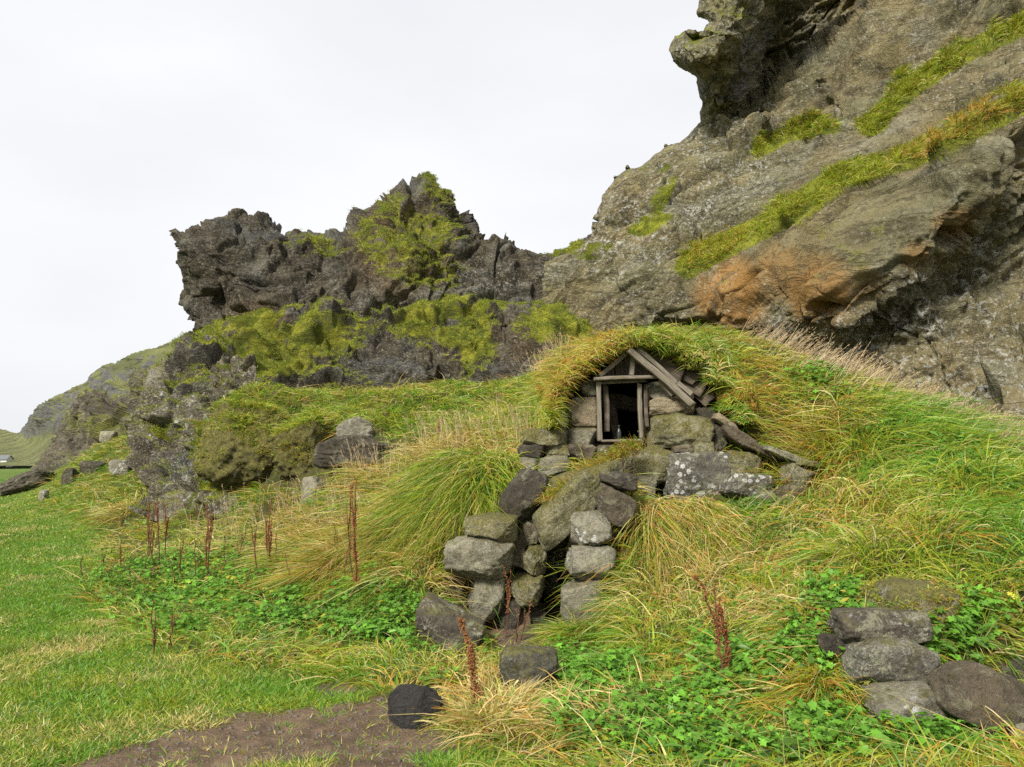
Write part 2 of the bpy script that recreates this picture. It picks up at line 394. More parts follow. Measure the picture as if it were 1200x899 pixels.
# warp the distance so that near and far points are about evenly spaced
def _uv(x, y):
    r = np.hypot(x, y) + 1e-6; a = np.arctan2(x, y); q = np.log1p(r / 3.0) * 4.0
    return np.stack([q * np.sin(a), q * np.cos(a)], -1)
_gt = TPS(_uv(_gx[:, 0], _gx[:, 1]), _gz, lam=0.0006, scale=1.0)
PITS = [  # x0, x1, y0, y1, floor: the room behind the window and the passage behind the doorway
 (0.52, 2.05, 8.12, 9.9, 1.05), (0.16, 0.62, 6.75, 8.3, 0.05)]
CUTS = [  # levelled ground in front of the masonry: x0, x1, y0, y1, height, rise
 (-0.50, 0.78, 5.5, 6.85, 0.04, 3.0), (1.20, 1.85, 7.0, 8.3, 1.02, 2.2), (1.85, 2.9, 7.0, 7.75, 1.04, 2.0), (0.15, 1.2, 7.7, 8.3, 1.42, 2.0), (0.3,1.0,7.1,7.6,1.2,2.0), (1.45,2.7,3.1,3.72,0.27,1.3)]
def ground_z(x, y, detail=True, pits=True):
    z = _gt(_uv(x, y)); r = np.hypot(x, y - 8)
    m = 1 - sstep(22, 42, r); z = np.clip(z, -0.3, 6.5) * m - 2.2 * sstep(55, 150, r)
    if detail:
        P = np.stack([x, y, x * 0], -1); up = sstep(0.05, 0.5, z)
        z = z + (0.012 + 0.10 * up) * fbm(P * 1.1, 4) * 0.9 * (1 - sstep(40, 80, r)) + 0.035 * up * fbm(P * 4.5, 3) + 0.006 * fbm(P * 9, 2)
    if pits:
        for x0, x1, y0, y1, zf, k in CUTS:
            dd = np.hypot(np.maximum(np.maximum(x0 - x, x - x1), 0), np.maximum(np.maximum(y0 - y, y - y1), 0))
            z = np.minimum(z, zf + k * dd ** 1.3 + 0.02 * perlin(np.stack([x * 3, y * 3, x * 0], -1)))
        for x0, x1, y0, y1, zf in PITS:
            inside = (x > x0) & (x < x1) & (y > y0) & (y < y1)
            z = np.where(inside, np.minimum(z, zf), z)
    return z
_az = np.concatenate([np.linspace(-180, -46, 46)[:-1], np.linspace(-46, 46, 700), np.linspace(46, 180, 46)[1:]]) * math.pi / 180
_rr = np.concatenate([np.linspace(0.05, 2.2, 12)[:-1], np.geomspace(2.2, 45, 560)[:-1], np.geomspace(45, 4000, 60)])
A_, R_ = np.meshgrid(_az, _rr)
GX, GY = R_ * np.sin(A_), R_ * np.cos(A_)
GZ = ground_z(GX, GY)
GV = np.stack([GX, GY, GZ], -1)
gpx, gpy = PX(GV)
_front = (GV[..., 1] > 2.0)
# worn earth of the path and the bare patches (a property of the place, looked up by where the path runs)
_pf = [(70,912,70,14,6),(190,884,110,22,10),(300,868,160,36,8),(420,850,110,34,12),(480,835,70,34,20),(395,808,30,10,0),(470,868,80,22,0),(440,895,70,20,0),(612,745,40,30,0),(560,790,24,14,0),(500,800,30,10,-20)]
_pn = lambda px, py: 0
DIRT = np.where(_front, blob(gpx, gpy, _pf), 0)
LAWNX = sstep(0.0, 1.0, 1 - blob(gpx, gpy, [(0,0,1,1)])) * 0
GZ0 = GZ
_lp = np.array([(-200, 596), (100, 600), (130, 640), (110, 700), (200, 760), (330, 790), (440, 800), (520, 850), (600, 905), (700, 1300)], float)
def lawn_mask(px, py):
    """1 on the mown lawn: left of the foot of the bank"""
    xs = np.interp(py, _lp[:, 1], _lp[:, 0])
    m = 1 - sstep(-28, 22, px - xs)
    far = sstep(545, 600, py)
    return np.where(py < 600, (1 - sstep(0, 160, px - 20)) * 1.0, m)
LAWN = np.where(_front, lawn_mask(gpx, gpy), (GX < 0).astype(float))

s = NT('turf'); geo = s.n('ShaderNodeNewGeometry'); pos = geo.outputs['Position']
d = s.attr('dirt').outputs['Fac']; l = s.attr('lawn').outputs['Fac']
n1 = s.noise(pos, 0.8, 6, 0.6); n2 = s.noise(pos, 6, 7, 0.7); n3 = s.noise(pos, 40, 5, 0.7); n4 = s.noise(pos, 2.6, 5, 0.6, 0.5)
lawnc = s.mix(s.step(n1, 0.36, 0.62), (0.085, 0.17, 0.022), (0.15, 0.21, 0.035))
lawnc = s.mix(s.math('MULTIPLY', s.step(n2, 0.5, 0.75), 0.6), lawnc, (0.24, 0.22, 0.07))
rough_c = s.mix(s.step(n2, 0.35, 0.65), (0.045, 0.055, 0.012), (0.11, 0.095, 0.03))  # deep tone puts the shadow gaps between blades into the colour
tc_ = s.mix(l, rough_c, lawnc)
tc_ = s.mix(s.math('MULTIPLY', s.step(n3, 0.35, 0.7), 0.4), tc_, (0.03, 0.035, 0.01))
soil = s.mix(s.step(n2, 0.35, 0.7), (0.115, 0.080, 0.050), (0.245, 0.168, 0.105))
soil = s.mix(s.math('MULTIPLY', s.step(n4, 0.55, 0.75), 0.7), soil, (0.070, 0.042, 0.028))
soil = s.mix(s.math('MULTIPLY', s.step(s.vor(pos, 38), 0.25, 0.12), 0.5), soil, (0.26, 0.22, 0.18))
df = s.step(s.math('ADD', d, s.math('MULTIPLY', s.math('SUBTRACT', s.noise(pos, 5, 7, 0.75), 0.5), 1.2)), 0.40, 0.56)
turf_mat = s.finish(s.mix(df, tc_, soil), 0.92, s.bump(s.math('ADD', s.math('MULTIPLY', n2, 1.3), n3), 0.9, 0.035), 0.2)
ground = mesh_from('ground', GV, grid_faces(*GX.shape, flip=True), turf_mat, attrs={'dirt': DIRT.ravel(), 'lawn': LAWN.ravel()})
tag(ground, kind='structure')

# ------------------------------------------------------------------ cliffs
def resample(line, n):
    L = np.asarray(line, float); seg = np.linalg.norm(np.diff(L, axis=0), axis=1); c = np.concatenate([[0], np.cumsum(seg)]); c /= c[-1]
    t = np.linspace(0, 1, n)
    return np.stack([np.interp(t, c, L[:, k]) for k in range(L.shape[1])], -1)
def relief(name, top, bot, depth_pts, nu, nv, disp, mat, zones, rounding=1.0, round_px=26, step_lines=(), back=(5.0, 2.5), lam=0.01, mids=None, kind='structure', jag=1.0, edge=0.38):
    T = resample(top, nu); rows = [T] + [resample(m, nu) for m in (mids or [])] + [resample(bot, nu)]
    nr = len(rows) - 1; v = np.linspace(0, 1, nv); P2 = np.empty((nv, nu, 2))
    for j, vv in enumerate(v):
        k = min(int(vv * nr), nr - 1); f = vv * nr - k; P2[j] = rows[k] * (1 - f) + rows[k + 1] * f
    dp = np.asarray(depth_pts, float); tps = TPS(dp[:, :2], dp[:, 2], lam=lam, scale=200.0)
    px, py = P2[..., 0], P2[..., 1]
    D = tps(P2)
    for line, amp, width, wlo in step_lines:      # a ledge: above the line the face stands back
        r, sd, al = polydist(px, py, line); end = np.minimum(sstep(0, 0.12, al), sstep(0, 0.12, 1 - al))
        s_ = r * sd
        D = D + amp * end * (1 - sstep(-width, wlo, s_)) * np.exp(-np.maximum(-s_ - width, 0) / 90.0)
    e = np.clip(polydist(px, py, T[::max(1, nu // 120)])[0] / round_px, 0, 1)
    D = D + rounding * (1 - np.sqrt(1 - (1 - e) ** 2))
    P = W(px, py, D)
    nb = 14; tt = np.linspace(0, 1, nb + 1)[1:][::-1]
    ridge_n = P[0]
    tg = np.gradient(T, axis=0); ks = max(3, nu // 60); ker = np.ones(ks) / ks
    tg = np.stack([np.convolve(np.pad(tg[:, k], ks, mode='edge'), ker, 'same')[ks:-ks] for k in range(2)], -1); tg /= np.linalg.norm(tg, axis=1)[:, None] + 1e-9
    inw = np.stack([-tg[:, 1], 0 * tg[:, 0], -tg[:, 0]], -1)          # away from the outline, into the rock
    ray = ridge_n - np.array([0, 0, CAMZ]); ray = ray / ray[:, 1:2]
    B = ridge_n[None] + tt[:, None, None] * back[0] * ray[None] + (tt ** 1.5)[:, None, None] * min(back[1], 3.0) * 0.2 * inw[None]
    P = np.concatenate([B, P], 0)
    N = grid_normals(P)
    pxx, pyy = PX(P)
    h = disp(P, pxx, pyy)
    ef = np.concatenate([np.linspace(0.1, 1, nb)[:, None] * np.full((nb, nu), edge), edge + (1 - edge) * sstep(0, 1, e)], 0); h = h * ef
    off = N * h[..., None] * jag; off[:nb] = off[nb][None] * np.linspace(0.5, 1, nb)[:, None, None]; P = P + off
    N = grid_normals(P)
    z = zones(P, N, *PX(P))
    o = mesh_from(name, P, grid_faces(*P.shape[:2]), mat, attrs={'zones': np.stack(z, -1).reshape(-1, 4)})
    tag(o, kind=kind)
    return o, P, N, np.stack(z, -1)

def rot_strata(P, deg_, sx, sy, sz):
    a = math.radians(deg_); c, s_ = math.cos(a), math.sin(a)
    return np.stack([(P[..., 0] * c + P[..., 2] * s_) * sx, P[..., 1] * sy, (-P[..., 0] * s_ + P[..., 2] * c) * sz], -1)

# --- the big cliff on the right
C_TOP = [(640,302),(660,294),(680,288),(686,280),(697,268),(699,254),(706,238),(712,222),(720,207),(735,195),(750,193),(770,178),(780,170),(797,168),(808,158),(822,142),(840,120),(850,90),(856,50),(862,10),(875,-50),(930,-120),(1100,-200),(1500,-260)]
C_BOT = [(640,400),(690,410),(740,425),(800,440),(860,450),(920,470),(980,500),(1060,540),(1140,580),(1200,620),(1300,680),(1500,800)]
C_MID = [(630,360),(660,345),(690,335),(720,325),(745,315),(770,300),(800,285),(850,265),(900,250),(960,240),(1050,225),(1150,215),(1250,215),(1500,230)]
c_depth = [(640,300,19.5),(640,380,18.0),(690,290,19),(720,210,20.5),(760,190,20.8),(820,150,20.5),(850,60,20.6),(850,20,20.8),(890,30,20.5),(930,60,20.1),(1000,30,19.6),(880,100,20.2),
 (830,-80,21),(1000,-120,20),(1200,-150,18),(1500,-200,16),
 (780,250,18.0),(860,180,18.6),(950,120,18.4),(1050,60,17.6),(1200,0,16.5),(740,330,17.0),(820,320,15.6),(900,260,15.6),(1000,190,15.2),(1100,150,14.6),(1200,110,14.0),
 (820,370,14.9),(860,385,14.6),(930,300,14.0),(1000,260,13.4),(1080,220,12.8),(1120,190,12.6),(1190,150,12.6),(940,380,13.7),(990,360,13.0),(1010,400,13.5),(1060,400,13.1),(1100,420,12.3),(1140,440,12.0),(1200,470,10.8),(1160,330,13.0),(1200,260,13.0),(1200,380,12.0),(1100,480,12.0),(1200,540,9.8),
 (1350,200,12.8),(1350,400,11.6),(1500,300,12),(1500,600,8.5),(1350,600,8.6),(920,450,13.8),(800,430,15.2),(700,400,17)]
L_GRASS1 = [(806,312),(850,288),(880,272),(930,247),(962,222),(992,203),(1060,186),(1100,168),(1140,148),(1200,118),(1300,80)]
L_GRASS2 = [(1018,148),(1040,128),(1070,102),(1110,72),(1150,52),(1200,30),(1280,0)]
L_GRASS3 = [(896,172),(920,158),(950,150),(975,148)]
L_LIP = [(1230,150),(1175,175),(1148,215),(1125,262),(1098,305),(1060,338),(1020,362),(990,392),(985,420)]
L_CR1 = [(800,345),(850,330),(890,300),(930,300)]
L_DARKTOP = [(870,118),(905,82),(960,62),(1010,20),(1060,-20)]
def c_disp(P, px, py):
    wz = fbm(P * 0.5, 3)[..., None] * 0.35
    Q = rot_strata(P, 33, .30, .45, 1.0)
    h = 0.30 * fbm(P * 0.30 + wz, 3) * (1 - 0 * px)
    fh, fe = facets(Q * 1.05 + wz, 1); h += 0.42 * fh * sstep(0, .1, fe) - 0.10 * (1 - sstep(0, 0.07, fe))
    fh, fe = facets(rot_strata(P, 38, .8, 1., 2.0) + wz, 9); 
    smooth = blob(px, py, [(1010, 265, 200, 95, 25), (900, 330, 90, 50)])
    sv = (-P[..., 0] * math.sin(math.radians(34)) + P[..., 2] * math.cos(math.radians(34))) + 0.25 * fbm(P * 0.45 + 8, 3) + .2 * P[..., 1]
    for fr, am, th in ((0.62, 0.26, 0.1), (1.7, 0.11, 0.0), (4.1, 0.045, 0.0)):
        k = sv * fr + 0.18 * fbm(P * fr * 1.4 + fr, 3); saw = k - np.floor(k); saw = np.where(saw > .88, (1 - saw) / .12, saw / .88)
        h += (1 - 0.75 * smooth) * am * (0.5 - saw) * sstep(-.5, .3, fbm(P * 0.5 * fr + 3 * fr, 2) + th)
    h += (1 - 0.8 * smooth) * (0.17 * fh * sstep(0, .12, fe) - 0.09 * (1 - sstep(0, 0.05, fe)))
    h += (0.10 - 0.06 * smooth) * billow(rot_strata(P, 36, .8, 1.2, 2.6), 4, 0.5)
    knob = blob(px, py, [(850, 60, 120, 130)]); h += knob * (0.16 * billow(P * 1.0, 4, 0.5))
    cave = blob(px, py, [(1150, 370, 150, 170)]); h += cave * 0.12 * billow(P * 1.5 + 5, 4, 0.55)
    h += 0.035 * fbm(P * 5.5, 3, 0.55) * (1 - 0.5 * smooth) + 0.010 * fbm(P * 17, 2, 0.5)
    return h
def c_zones(P, N, px, py):
    up = np.clip(N[..., 2], 0, 1)
    n = fbm(P * 0.9, 3)
    moss = 0.16 + 0.30 * sstep(0.25, 0.8, up) * (1 - sstep(900, 1000, px) * 0.3)
    for L, w in ((L_GRASS1, 22), (L_GRASS2, 18), (L_GRASS3, 14)):
        r, sd, al = polydist(px, py, L); moss = np.maximum(moss, 0.95 * (1 - sstep(w * 0.4, w, r)))
    mb = fbm(P * 1.1 + 4, 4) * .45; moss = np.maximum(moss, (0.60 + mb) * blob(px, py, [(760, 262, 34, 14, 20), (700, 295, 40, 14), (860, 15, 40, 14), (775, 225, 16, 44, -20)]))
    moss = np.maximum(moss, 0.40 * blob(px, py, [(1000, 290, 110, 70), (940, 370, 30, 30)]))
    moss = moss * (1 - 0.9 * blob(px, py, [(1160, 380, 120, 170), (950, 40, 70, 50)]))
    rust = blob(px, py, [(858, 345, 46, 46), (958, 340, 44, 44, 20, .8), (1118, 262, 26, 22, 0, .55), (1075, 300, 22, 18, 0, .4), (915, 320, 34, 36, 0, .6), (1010, 335, 30, 24, 0, .3)]) * 1.0
    pale = 0.42 + 0.58 * blob(px, py, [(1150, 430, 160, 90), (1160, 350, 100, 80), (1000, 400, 100, 50), (840, 190, 90, 70, 45), (730, 280, 60, 50), (1110, 360, 70, 50)]) - 0.3 * blob(px, py, [(1010, 260, 170, 90, 25)])
    wet_shade = blob(px, py, [(1120, 330, 80, 40, 45), (1040, 375, 60, 26, 30), (1165, 250, 30, 60), (905, 395, 40, 26), (940, 35, 75, 55, 30), (1130, 420, 60, 30, 0, .5)]) * 0.42  # the hollow behind the overhang is painted shade; the cave is damp rock
    return moss, rust, np.clip(pale, 0, 1), wet_shade
m_c = mat_cliff('basalt_tuff', (0.245, 0.200, 0.096), (0.165, 0.152, 0.078), (0.062, 0.049, 0.026), 1.0, 0.85)
cliff, cP, cN, cZ = relief('cliff', C_TOP, C_BOT, c_depth, 780, 560, c_disp, m_c, c_zones, rounding=1.2, round_px=30, mids=[C_MID],
    step_lines=[(L_GRASS1, 0.75, 10, 6), (L_GRASS2, 0.6, 9, 6), (L_GRASS3, 0.4, 7, 5), ([p for p in L_LIP[::-1]], -0.60, 18, 14), (L_CR1, 0.35, 5, 4), (L_DARKTOP, 1.2, 12, 8)], back=(9.0, 5.0), edge=0.22)

N_TOP = [(822,158),(820,140),(821,118),(815,92),(804,85),(788,73),(783,60),(790,42),(803,36),(813,44),(819,42),(829,26),(816,16),(820,-4),(826,-40),(850,-90),(900,-130)]
N_BOT = [(828,162),(846,150),(862,134),(876,116),(890,96),(898,70),(905,50),(922,28),(950,10),(990,-12),(1030,-50),(1060,-110)]
n_depth = [(822,158,20.2),(820,118,19.9),(785,60,18.6),(800,60,18.2),(815,60,18.0),(830,20,18.4),(820,0,18.6),(850,0,17.8),(850,60,17.9),(860,30,17.6),(835,85,18.4),(850,110,19.3),(840,140,20.0),(876,116,20.3),(890,96,20.3),(900,60,20.0),(880,60,19.0),(885,20,18.4),(922,28,20.4),(910,0,18.8),(950,10,20.0),(880,-60,18.0),(990,-12,19.8),(1030,-50,19.6),(950,-60,18.6),(880,-120,18.6),(1060,-110,19.5)]
def n_disp(P, px, py):
    wz = fbm(P * 0.8 + 33, 3)[..., None] * 0.4
    fh, fe = facets(P * 0.9 + wz, 5); h = 0.20 * fh * sstep(0, .12, fe) + 0.10 * billow(P * 1.2 + wz, 3, .5)
    fh, fe = facets(P * 2.4 + wz, 3); return h + 0.08 * fh * sstep(0, .2, fe) + 0.03 * billow(P * 5, 3, .5) - .05
def n_zones(P, N, px, py):
    up = np.clip(N[..., 2], 0, 1)
    return 0.12 + .45 * sstep(.2, .8, up) + .35 * blob(px, py, [(862, 12, 40, 16), (835, 60, 30, 40, 0, .5)]), 0 * px, .55 + 0 * px, .15 + .55 * blob(px, py, [(915, 40, 40, 60, -30), (848, 104, 40, 22), (880, 80, 20, 50)])  # last term paints shade on the underside and in the hollow behind
nose, nP, nN, nZ = relief('cliff_overhang', N_TOP, N_BOT, n_depth, 320, 170, n_disp, m_c, n_zones, rounding=0.8, round_px=18, back=(4.0, 2.5))

# --- the crag in the middle
D_TOP = [(228,420),(223,392),(225,378),(216,360),(213,329),(204,311),(199,290),(203,273),(218,271),(234,268),(257,259),(275,252),(302,259),(333,272),(360,272),(383,268),(407,270),(419,252),(441,239),(455,221),(477,211),(502,205),(513,218),(531,232),(547,257),(557,286),(572,286),(590,286),(608,297),(630,295),(666,288),(690,286),(760,270)]
D_BOT = [(228,422),(240,430),(280,440),(330,430),(380,420),(440,430),(480,425),(540,420),(600,420),(660,430),(720,440),(800,450)]
D_MID = [(240,405),(262,380),(275,360),(300,350),(330,345),(360,345),(400,350),(450,350),(490,340),(540,335),(590,340),(640,345),(700,350),(780,350)]
d_depth = [(200,300,19.6),(230,290,18.6),(260,262,19.4),(300,262,19.4),(225,380,18.8),(260,380,18.0),(300,360,17.8),(340,300,18.8),(400,290,19.6),(450,250,20.6),(500,210,21.6),(550,270,21.4),(490,290,18.9),(440,320,18.4),(520,310,19.0),(580,300,20.6),(650,295,20.8),(700,290,20.6),
 (420,370,17.6),(500,350,18.0),(560,350,18.6),(620,350,19.0),(680,360,18.6),(760,280,20.5),(760,400,18),(380,410,16.6),(280,430,16.6),(500,420,16.8),(640,420,17.0),(345,340,17.4),(395,330,18.4)]
def d_disp(P, px, py):
    wz = fbm(P * 0.6 + 3, 3)[..., None] * 0.5
    Q = rot_strata(P, -58, .40, .6, .9)
    h = -0.08 + 0.34 * fbm(P * 0.5, 3) + 0.20 * billow(Q * 0.9 + wz, 3, 0.5)
    fh, fe = facets(P * 0.75 + wz, 7); h += 0.44 * fh * sstep(0, .12, fe) - 0.12 * (1 - sstep(0, .08, fe))
    fh, fe = facets(P * 1.9 + wz, 4); h += 0.24 * fh * sstep(0, .15, fe) - 0.06 * (1 - sstep(0, .08, fe))
    h += 0.06 * billow(P * 3.1 + wz, 3, 0.5) + 0.02 * fbm(P * 12, 3, .5)
    return h * 0.85
def d_zones(P, N, px, py):
    up = np.clip(N[..., 2], -1, 1)
    moss = 0.02 + 0.40 * sstep(0.3, 0.8, up)
    moss += 0.50 * blob(px, py, [(490, 280, 55, 50), (440, 285, 24, 40, 30), (465, 250, 25, 30), (515, 220, 25, 25), (500, 320, 50, 20), (680, 292, 50, 12), (360, 290, 50, 14)])
    moss -= 0.35 * blob(px, py, [(260, 320, 80, 60), (330, 330, 60, 50)])
    rust = 0.15 * blob(px, py, [(470, 290, 60, 60), (300, 380, 40, 30)])
    pale = 0.30 + 0.35 * blob(px, py, [(560, 330, 60, 30), (670, 330, 60, 40), (440, 360, 50, 20)])
    wet_shade = 0.30 + 0.25 * blob(px, py, [(300, 270, 120, 16), (555, 250, 18, 50), (470, 225, 30, 20), (590, 292, 30, 10)])
    return moss, rust, pale, wet_shade + 0 * px
m_d = mat_cliff('dark_lava_rock', (0.078, 0.063, 0.038), (0.050, 0.042, 0.028), (0.016, 0.013, 0.010), 1.2, 0.55, (0.10, 0.12, 0.013), (0.26, 0.26, 0.024))
crag, dP, dN, dZ = relief('crag', D_TOP, D_BOT, d_depth, 640, 300, d_disp, m_d, d_zones, rounding=1.3, round_px=24, mids=[D_MID], back=(4.0, 1.0), edge=0.7)

# --- the mossy shelf under the crag
E_TOP = [(205,400),(235,388),(270,376),(315,362),(360,354),(405,362),(432,366),(468,360),(504,352),(540,350),(585,352),(630,358),(675,362),(711,372),(760,380)]
E_MID = [(200,418),(235,416),(270,412),(315,405),(360,400),(405,398),(440,400),(480,400),(520,398),(560,394),(600,392),(640,395),(680,398),(720,405),(760,410)]
E_BOT = [(195,480),(230,474),(280,478),(330,470),(400,470),(450,466),(500,462),(540,452),(590,462),(630,478),(660,490),(700,500),(760,510)]
e_depth = [(230,390,17.6),(300,368,17.6),(360,358,17.4),(430,372,17.2),(500,352,18.0),(560,352,18.2),(640,362,17.8),(700,375,17.4),(230,425,15.4),(300,410,15.6),(350,395,15.8),(300,440,14.6),(380,415,15.2),(400,440,14.7),(470,400,15.6),(450,435,14.9),(540,380,16.4),(520,420,15.4),(590,400,16.2),(620,440,14.8),(670,400,15.6),(690,450,13.8),(760,400,15.5),(760,480,13.2),(230,470,14.2),(330,465,14.3),(450,462,14.6),(540,450,15.0),(640,480,13.2)]
def e_disp(P, px, py):
    wz = fbm(P * 0.7 + 9, 3)[..., None] * 0.45
    h = 0.30 * fbm(P * 0.8, 3) + 0.20 * billow(P * np.array([.8, 1, 1.3]) + wz, 3)
    fh, fe = facets(P * 1.1 + wz, 3); h += 0.46 * fh * sstep(0, .15, fe) - 0.08 * (1 - sstep(0, .08, fe))
    h += 0.06 * billow(P * 3.2, 3, 0.5) + 0.015 * fbm(P * 12, 3, 0.5)
    return h
def e_zones(P, N, px, py):
    up = np.clip(N[..., 2], -1, 1)
    moss = 0.06 + 0.66 * sstep(0.1, 0.6, up) + 0.62 * blob(px, py, [(340, 390, 90, 40), (320, 425, 60, 20), (520, 380, 70, 34), (650, 385, 60, 24), (560, 400, 30, 40), (690, 400, 40, 30)])
    moss -= 0.5 * blob(px, py, [(600, 400, 26, 40), (470, 420, 60, 26), (590, 430, 40, 16)])
    rust = 0.1 * blob(px, py, [(600, 405, 30, 40)])
    return moss, rust, 0.35 + 0 * px, 0.38 + 0.2 * blob(px, py, [(430, 435, 90, 20), (600, 440, 60, 20)])
shelf, eP, eN, eZ = relief('rock_shelf', E_TOP, E_BOT, e_depth, 520, 220, e_disp, m_d, e_zones, rounding=0.5, round_px=16, mids=[E_MID], back=(3.0, 1.5))

# --- the spur at the left end, the crag beyond it, the far hills
F_TOP = [(150,500),(160,470),(172,440),(186,424),(200,414),(222,402),(262,400),(300,420)]
F_MID = [(160,560),(176,540),(178,520),(192,500),(215,480),(240,470),(270,470),(300,480)]
F_BOT = [(158,600),(175,610),(200,618),(230,620),(260,612),(290,606),(320,600),(350,600)]
f_depth = [(150,480,17),(190,430,17),(220,405,17.2),(270,420,15.6),(200,470,14.6),(240,450,14.6),(180,500,15.0),(178,540,13.6),(190,560,12.9),(215,540,13.6),(205,590,12.6),(240,560,12.2),(260,590,11.8),(300,480,14.0),(300,560,12.2),(350,590,12.2),(230,510,13.4)]
def f_disp(P, px, py):
    wz = fbm(P * 0.8 + 13, 3)[..., None] * 0.5
    h = 0.22 * fbm(P, 3) + 0.16 * billow(rot_strata(P, 60, .8, 1, 1.5) + wz, 3) - 0.35 * blob(px, py, [(205, 545, 24, 20), (228, 520, 8, 30)])
    fh, fe = facets(P * 1.5 + wz, 5); h += 0.42 * fh * sstep(0, .12, fe) - 0.12 * (1 - sstep(0, .08, fe))
    fh, fe = facets(P * 3.6 + wz, 2); h += 0.10 * fh * sstep(0, .2, fe)
    return h + 0.03 * billow(P * 7, 2, 0.5)
def f_zones(P, N, px, py):
    up = np.clip(N[..., 2], -1, 1)
    moss = 0.10 + 0.42 * sstep(0.1, 0.7, up) + 0.3 * blob(px, py, [(240, 510, 14, 30), (250, 560, 16, 30), (200, 505, 30, 10)])
    pale = 0.5 + 0.5 * blob(px, py, [(215, 480, 40, 40), (190, 505, 20, 30), (245, 580, 34, 30)])
    return moss, 0.05 + 0 * px, pale, 0.20 + 0.5 * blob(px, py, [(205, 545, 30, 22)])  # last term paints the carved cavity's shade into the colour
m_f = mat_cliff('lichened_lava_rock', (0.19, 0.168, 0.118), (0.11, 0.096, 0.066), (0.030, 0.025, 0.019), 1.6, 1.0)
spur, fP, fN, fZ = relief('rock_spur', F_TOP, F_BOT, f_depth, 300, 300, f_disp, m_f, f_zones, rounding=0.7, round_px=18, mids=[F_MID], back=(3.0, 1.5))

G_TOP = [(34,548),(46,530),(60,513),(70,492),(82,468),(90,457),(110,453),(130,460),(147,458),(150,436),(160,428),(175,424),(193,424),(204,415),(230,405),(260,400)]
G_BOT = [(36,556),(60,552),(84,552),(110,550),(140,548),(165,545),(190,560),(215,570),(250,590)]
g_depth = [(40,545,44),(60,520,44),(90,460,40),(80,540,36),(110,455,38),(110,530,32),(150,430,33),(150,500,30),(190,425,30),(180,520,25),(230,410,30),(250,560,20),(170,470,30),(70,555,34),(100,490,36)]
def g_disp(P, px, py):
    wz = fbm(P * 0.4 + 21, 3)[..., None] * 0.5
    fh, fe = facets(P * 0.35 + wz, 5); h = 0.5 * fh * sstep(0, .12, fe) + 0.3 * fbm(P * .4, 3) - 0.35 - 0.15 * (1 - sstep(0, .08, fe))
    fh, fe = facets(P * 0.9 + wz, 2)
    return h + 0.30 * fh * sstep(0, .12, fe) + 0.12 * billow(P * 1.6, 3, 0.5)
def g_zones(P, N, px, py):
    up = np.clip(N[..., 2], -1, 1)
    moss = 0.05 + 0.6 * sstep(0.15, 0.7, up) + 0.4 * blob(px, py, [(115, 500, 34, 14), (140, 515, 30, 18), (85, 490, 16, 10)])
    return moss, 0 * px, 0.2 + 0 * px, 0.3 + 0 * px
m_g = mat_cliff('distant_lava_rock', (0.13, 0.108, 0.078), (0.095, 0.08, 0.06), (0.038, 0.031, 0.025), 0.7, 0.6, (0.11, 0.125, 0.03), (0.25, 0.26, 0.05))
far_crag, gP, gN, gZ = relief('crag', G_TOP, G_BOT, g_depth, 260, 160, g_disp, m_g, g_zones, rounding=2.0, round_px=14, back=(10.0, 6.0))

# far hills: a green scree slope under dark bands of rock
H_TOP = [(-420,520),(-200,500),(-60,503),(0,504),(14,507),(24,508),(33,497),(43,483),(67,467),(88,457),(103,450),(112,440),(123,431),(143,427),(150,428),(173,421),(200,409),(222,402),(300,380),(420,360)]
H_BOT = [(-420,560),(-200,556),(-60,550),(0,546),(40,546),(100,556),(200,560),(300,560),(420,560)]
h_depth = [(-300,510,420),(-300,550,240),(0,505,380),(24,509,330),(0,545,120),(45,485,230),(60,500,200),(50,530,130),(90,460,200),(110,500,150),(145,428,190),(200,410,180),(200,500,110),(300,400,170),(400,380,170),(400,540,90),(100,545,90),(60,545,95)]
def h_disp(P, px, py):
    wz = fbm(P * 0.03 + 2, 3)[..., None] * 0.5
    band = ridged(P * np.array([.015, .015, .07]) + wz, 4, 0.5)
    sl = sstep(520, 495, py)
    return (2.0 * band + 2 * fbm(P * 0.03, 4) + 0.8 * billow(P * .09, 4, .6)) * (0.01 + 0.99 * sl) * sstep(60, 150, P[..., 1])
def h_zones(P, N, px, py):
    up = np.clip(N[..., 2], -1, 1)
    lower = sstep(-10, 10, py - np.interp(px, [-400, 0, 62, 120, 400], [525, 522, 508, 500, 500]))
    moss = 0.15 + 0.65 * sstep(0.35, 0.75, up) + 0.9 * lower
    moss -= 0.8 * blob(px, py, [(20, 533, 36, 5, 5)])
    return moss, 0 * px, 0.2 + 0 * px, 0.25 + 0 * px
m_h = mat_cliff('hill_rock', (0.17, 0.165, 0.155), (0.14, 0.14, 0.13), (0.085, 0.085, 0.085), 0.06, 0.15, (0.15, 0.165, 0.065), (0.24, 0.25, 0.09))
hills, hP, hN, hZ = relief('hills', H_TOP, H_BOT, h_depth, 420, 120, h_disp, m_h, h_zones, rounding=14.0, round_px=10, back=(120.0, 60.0))
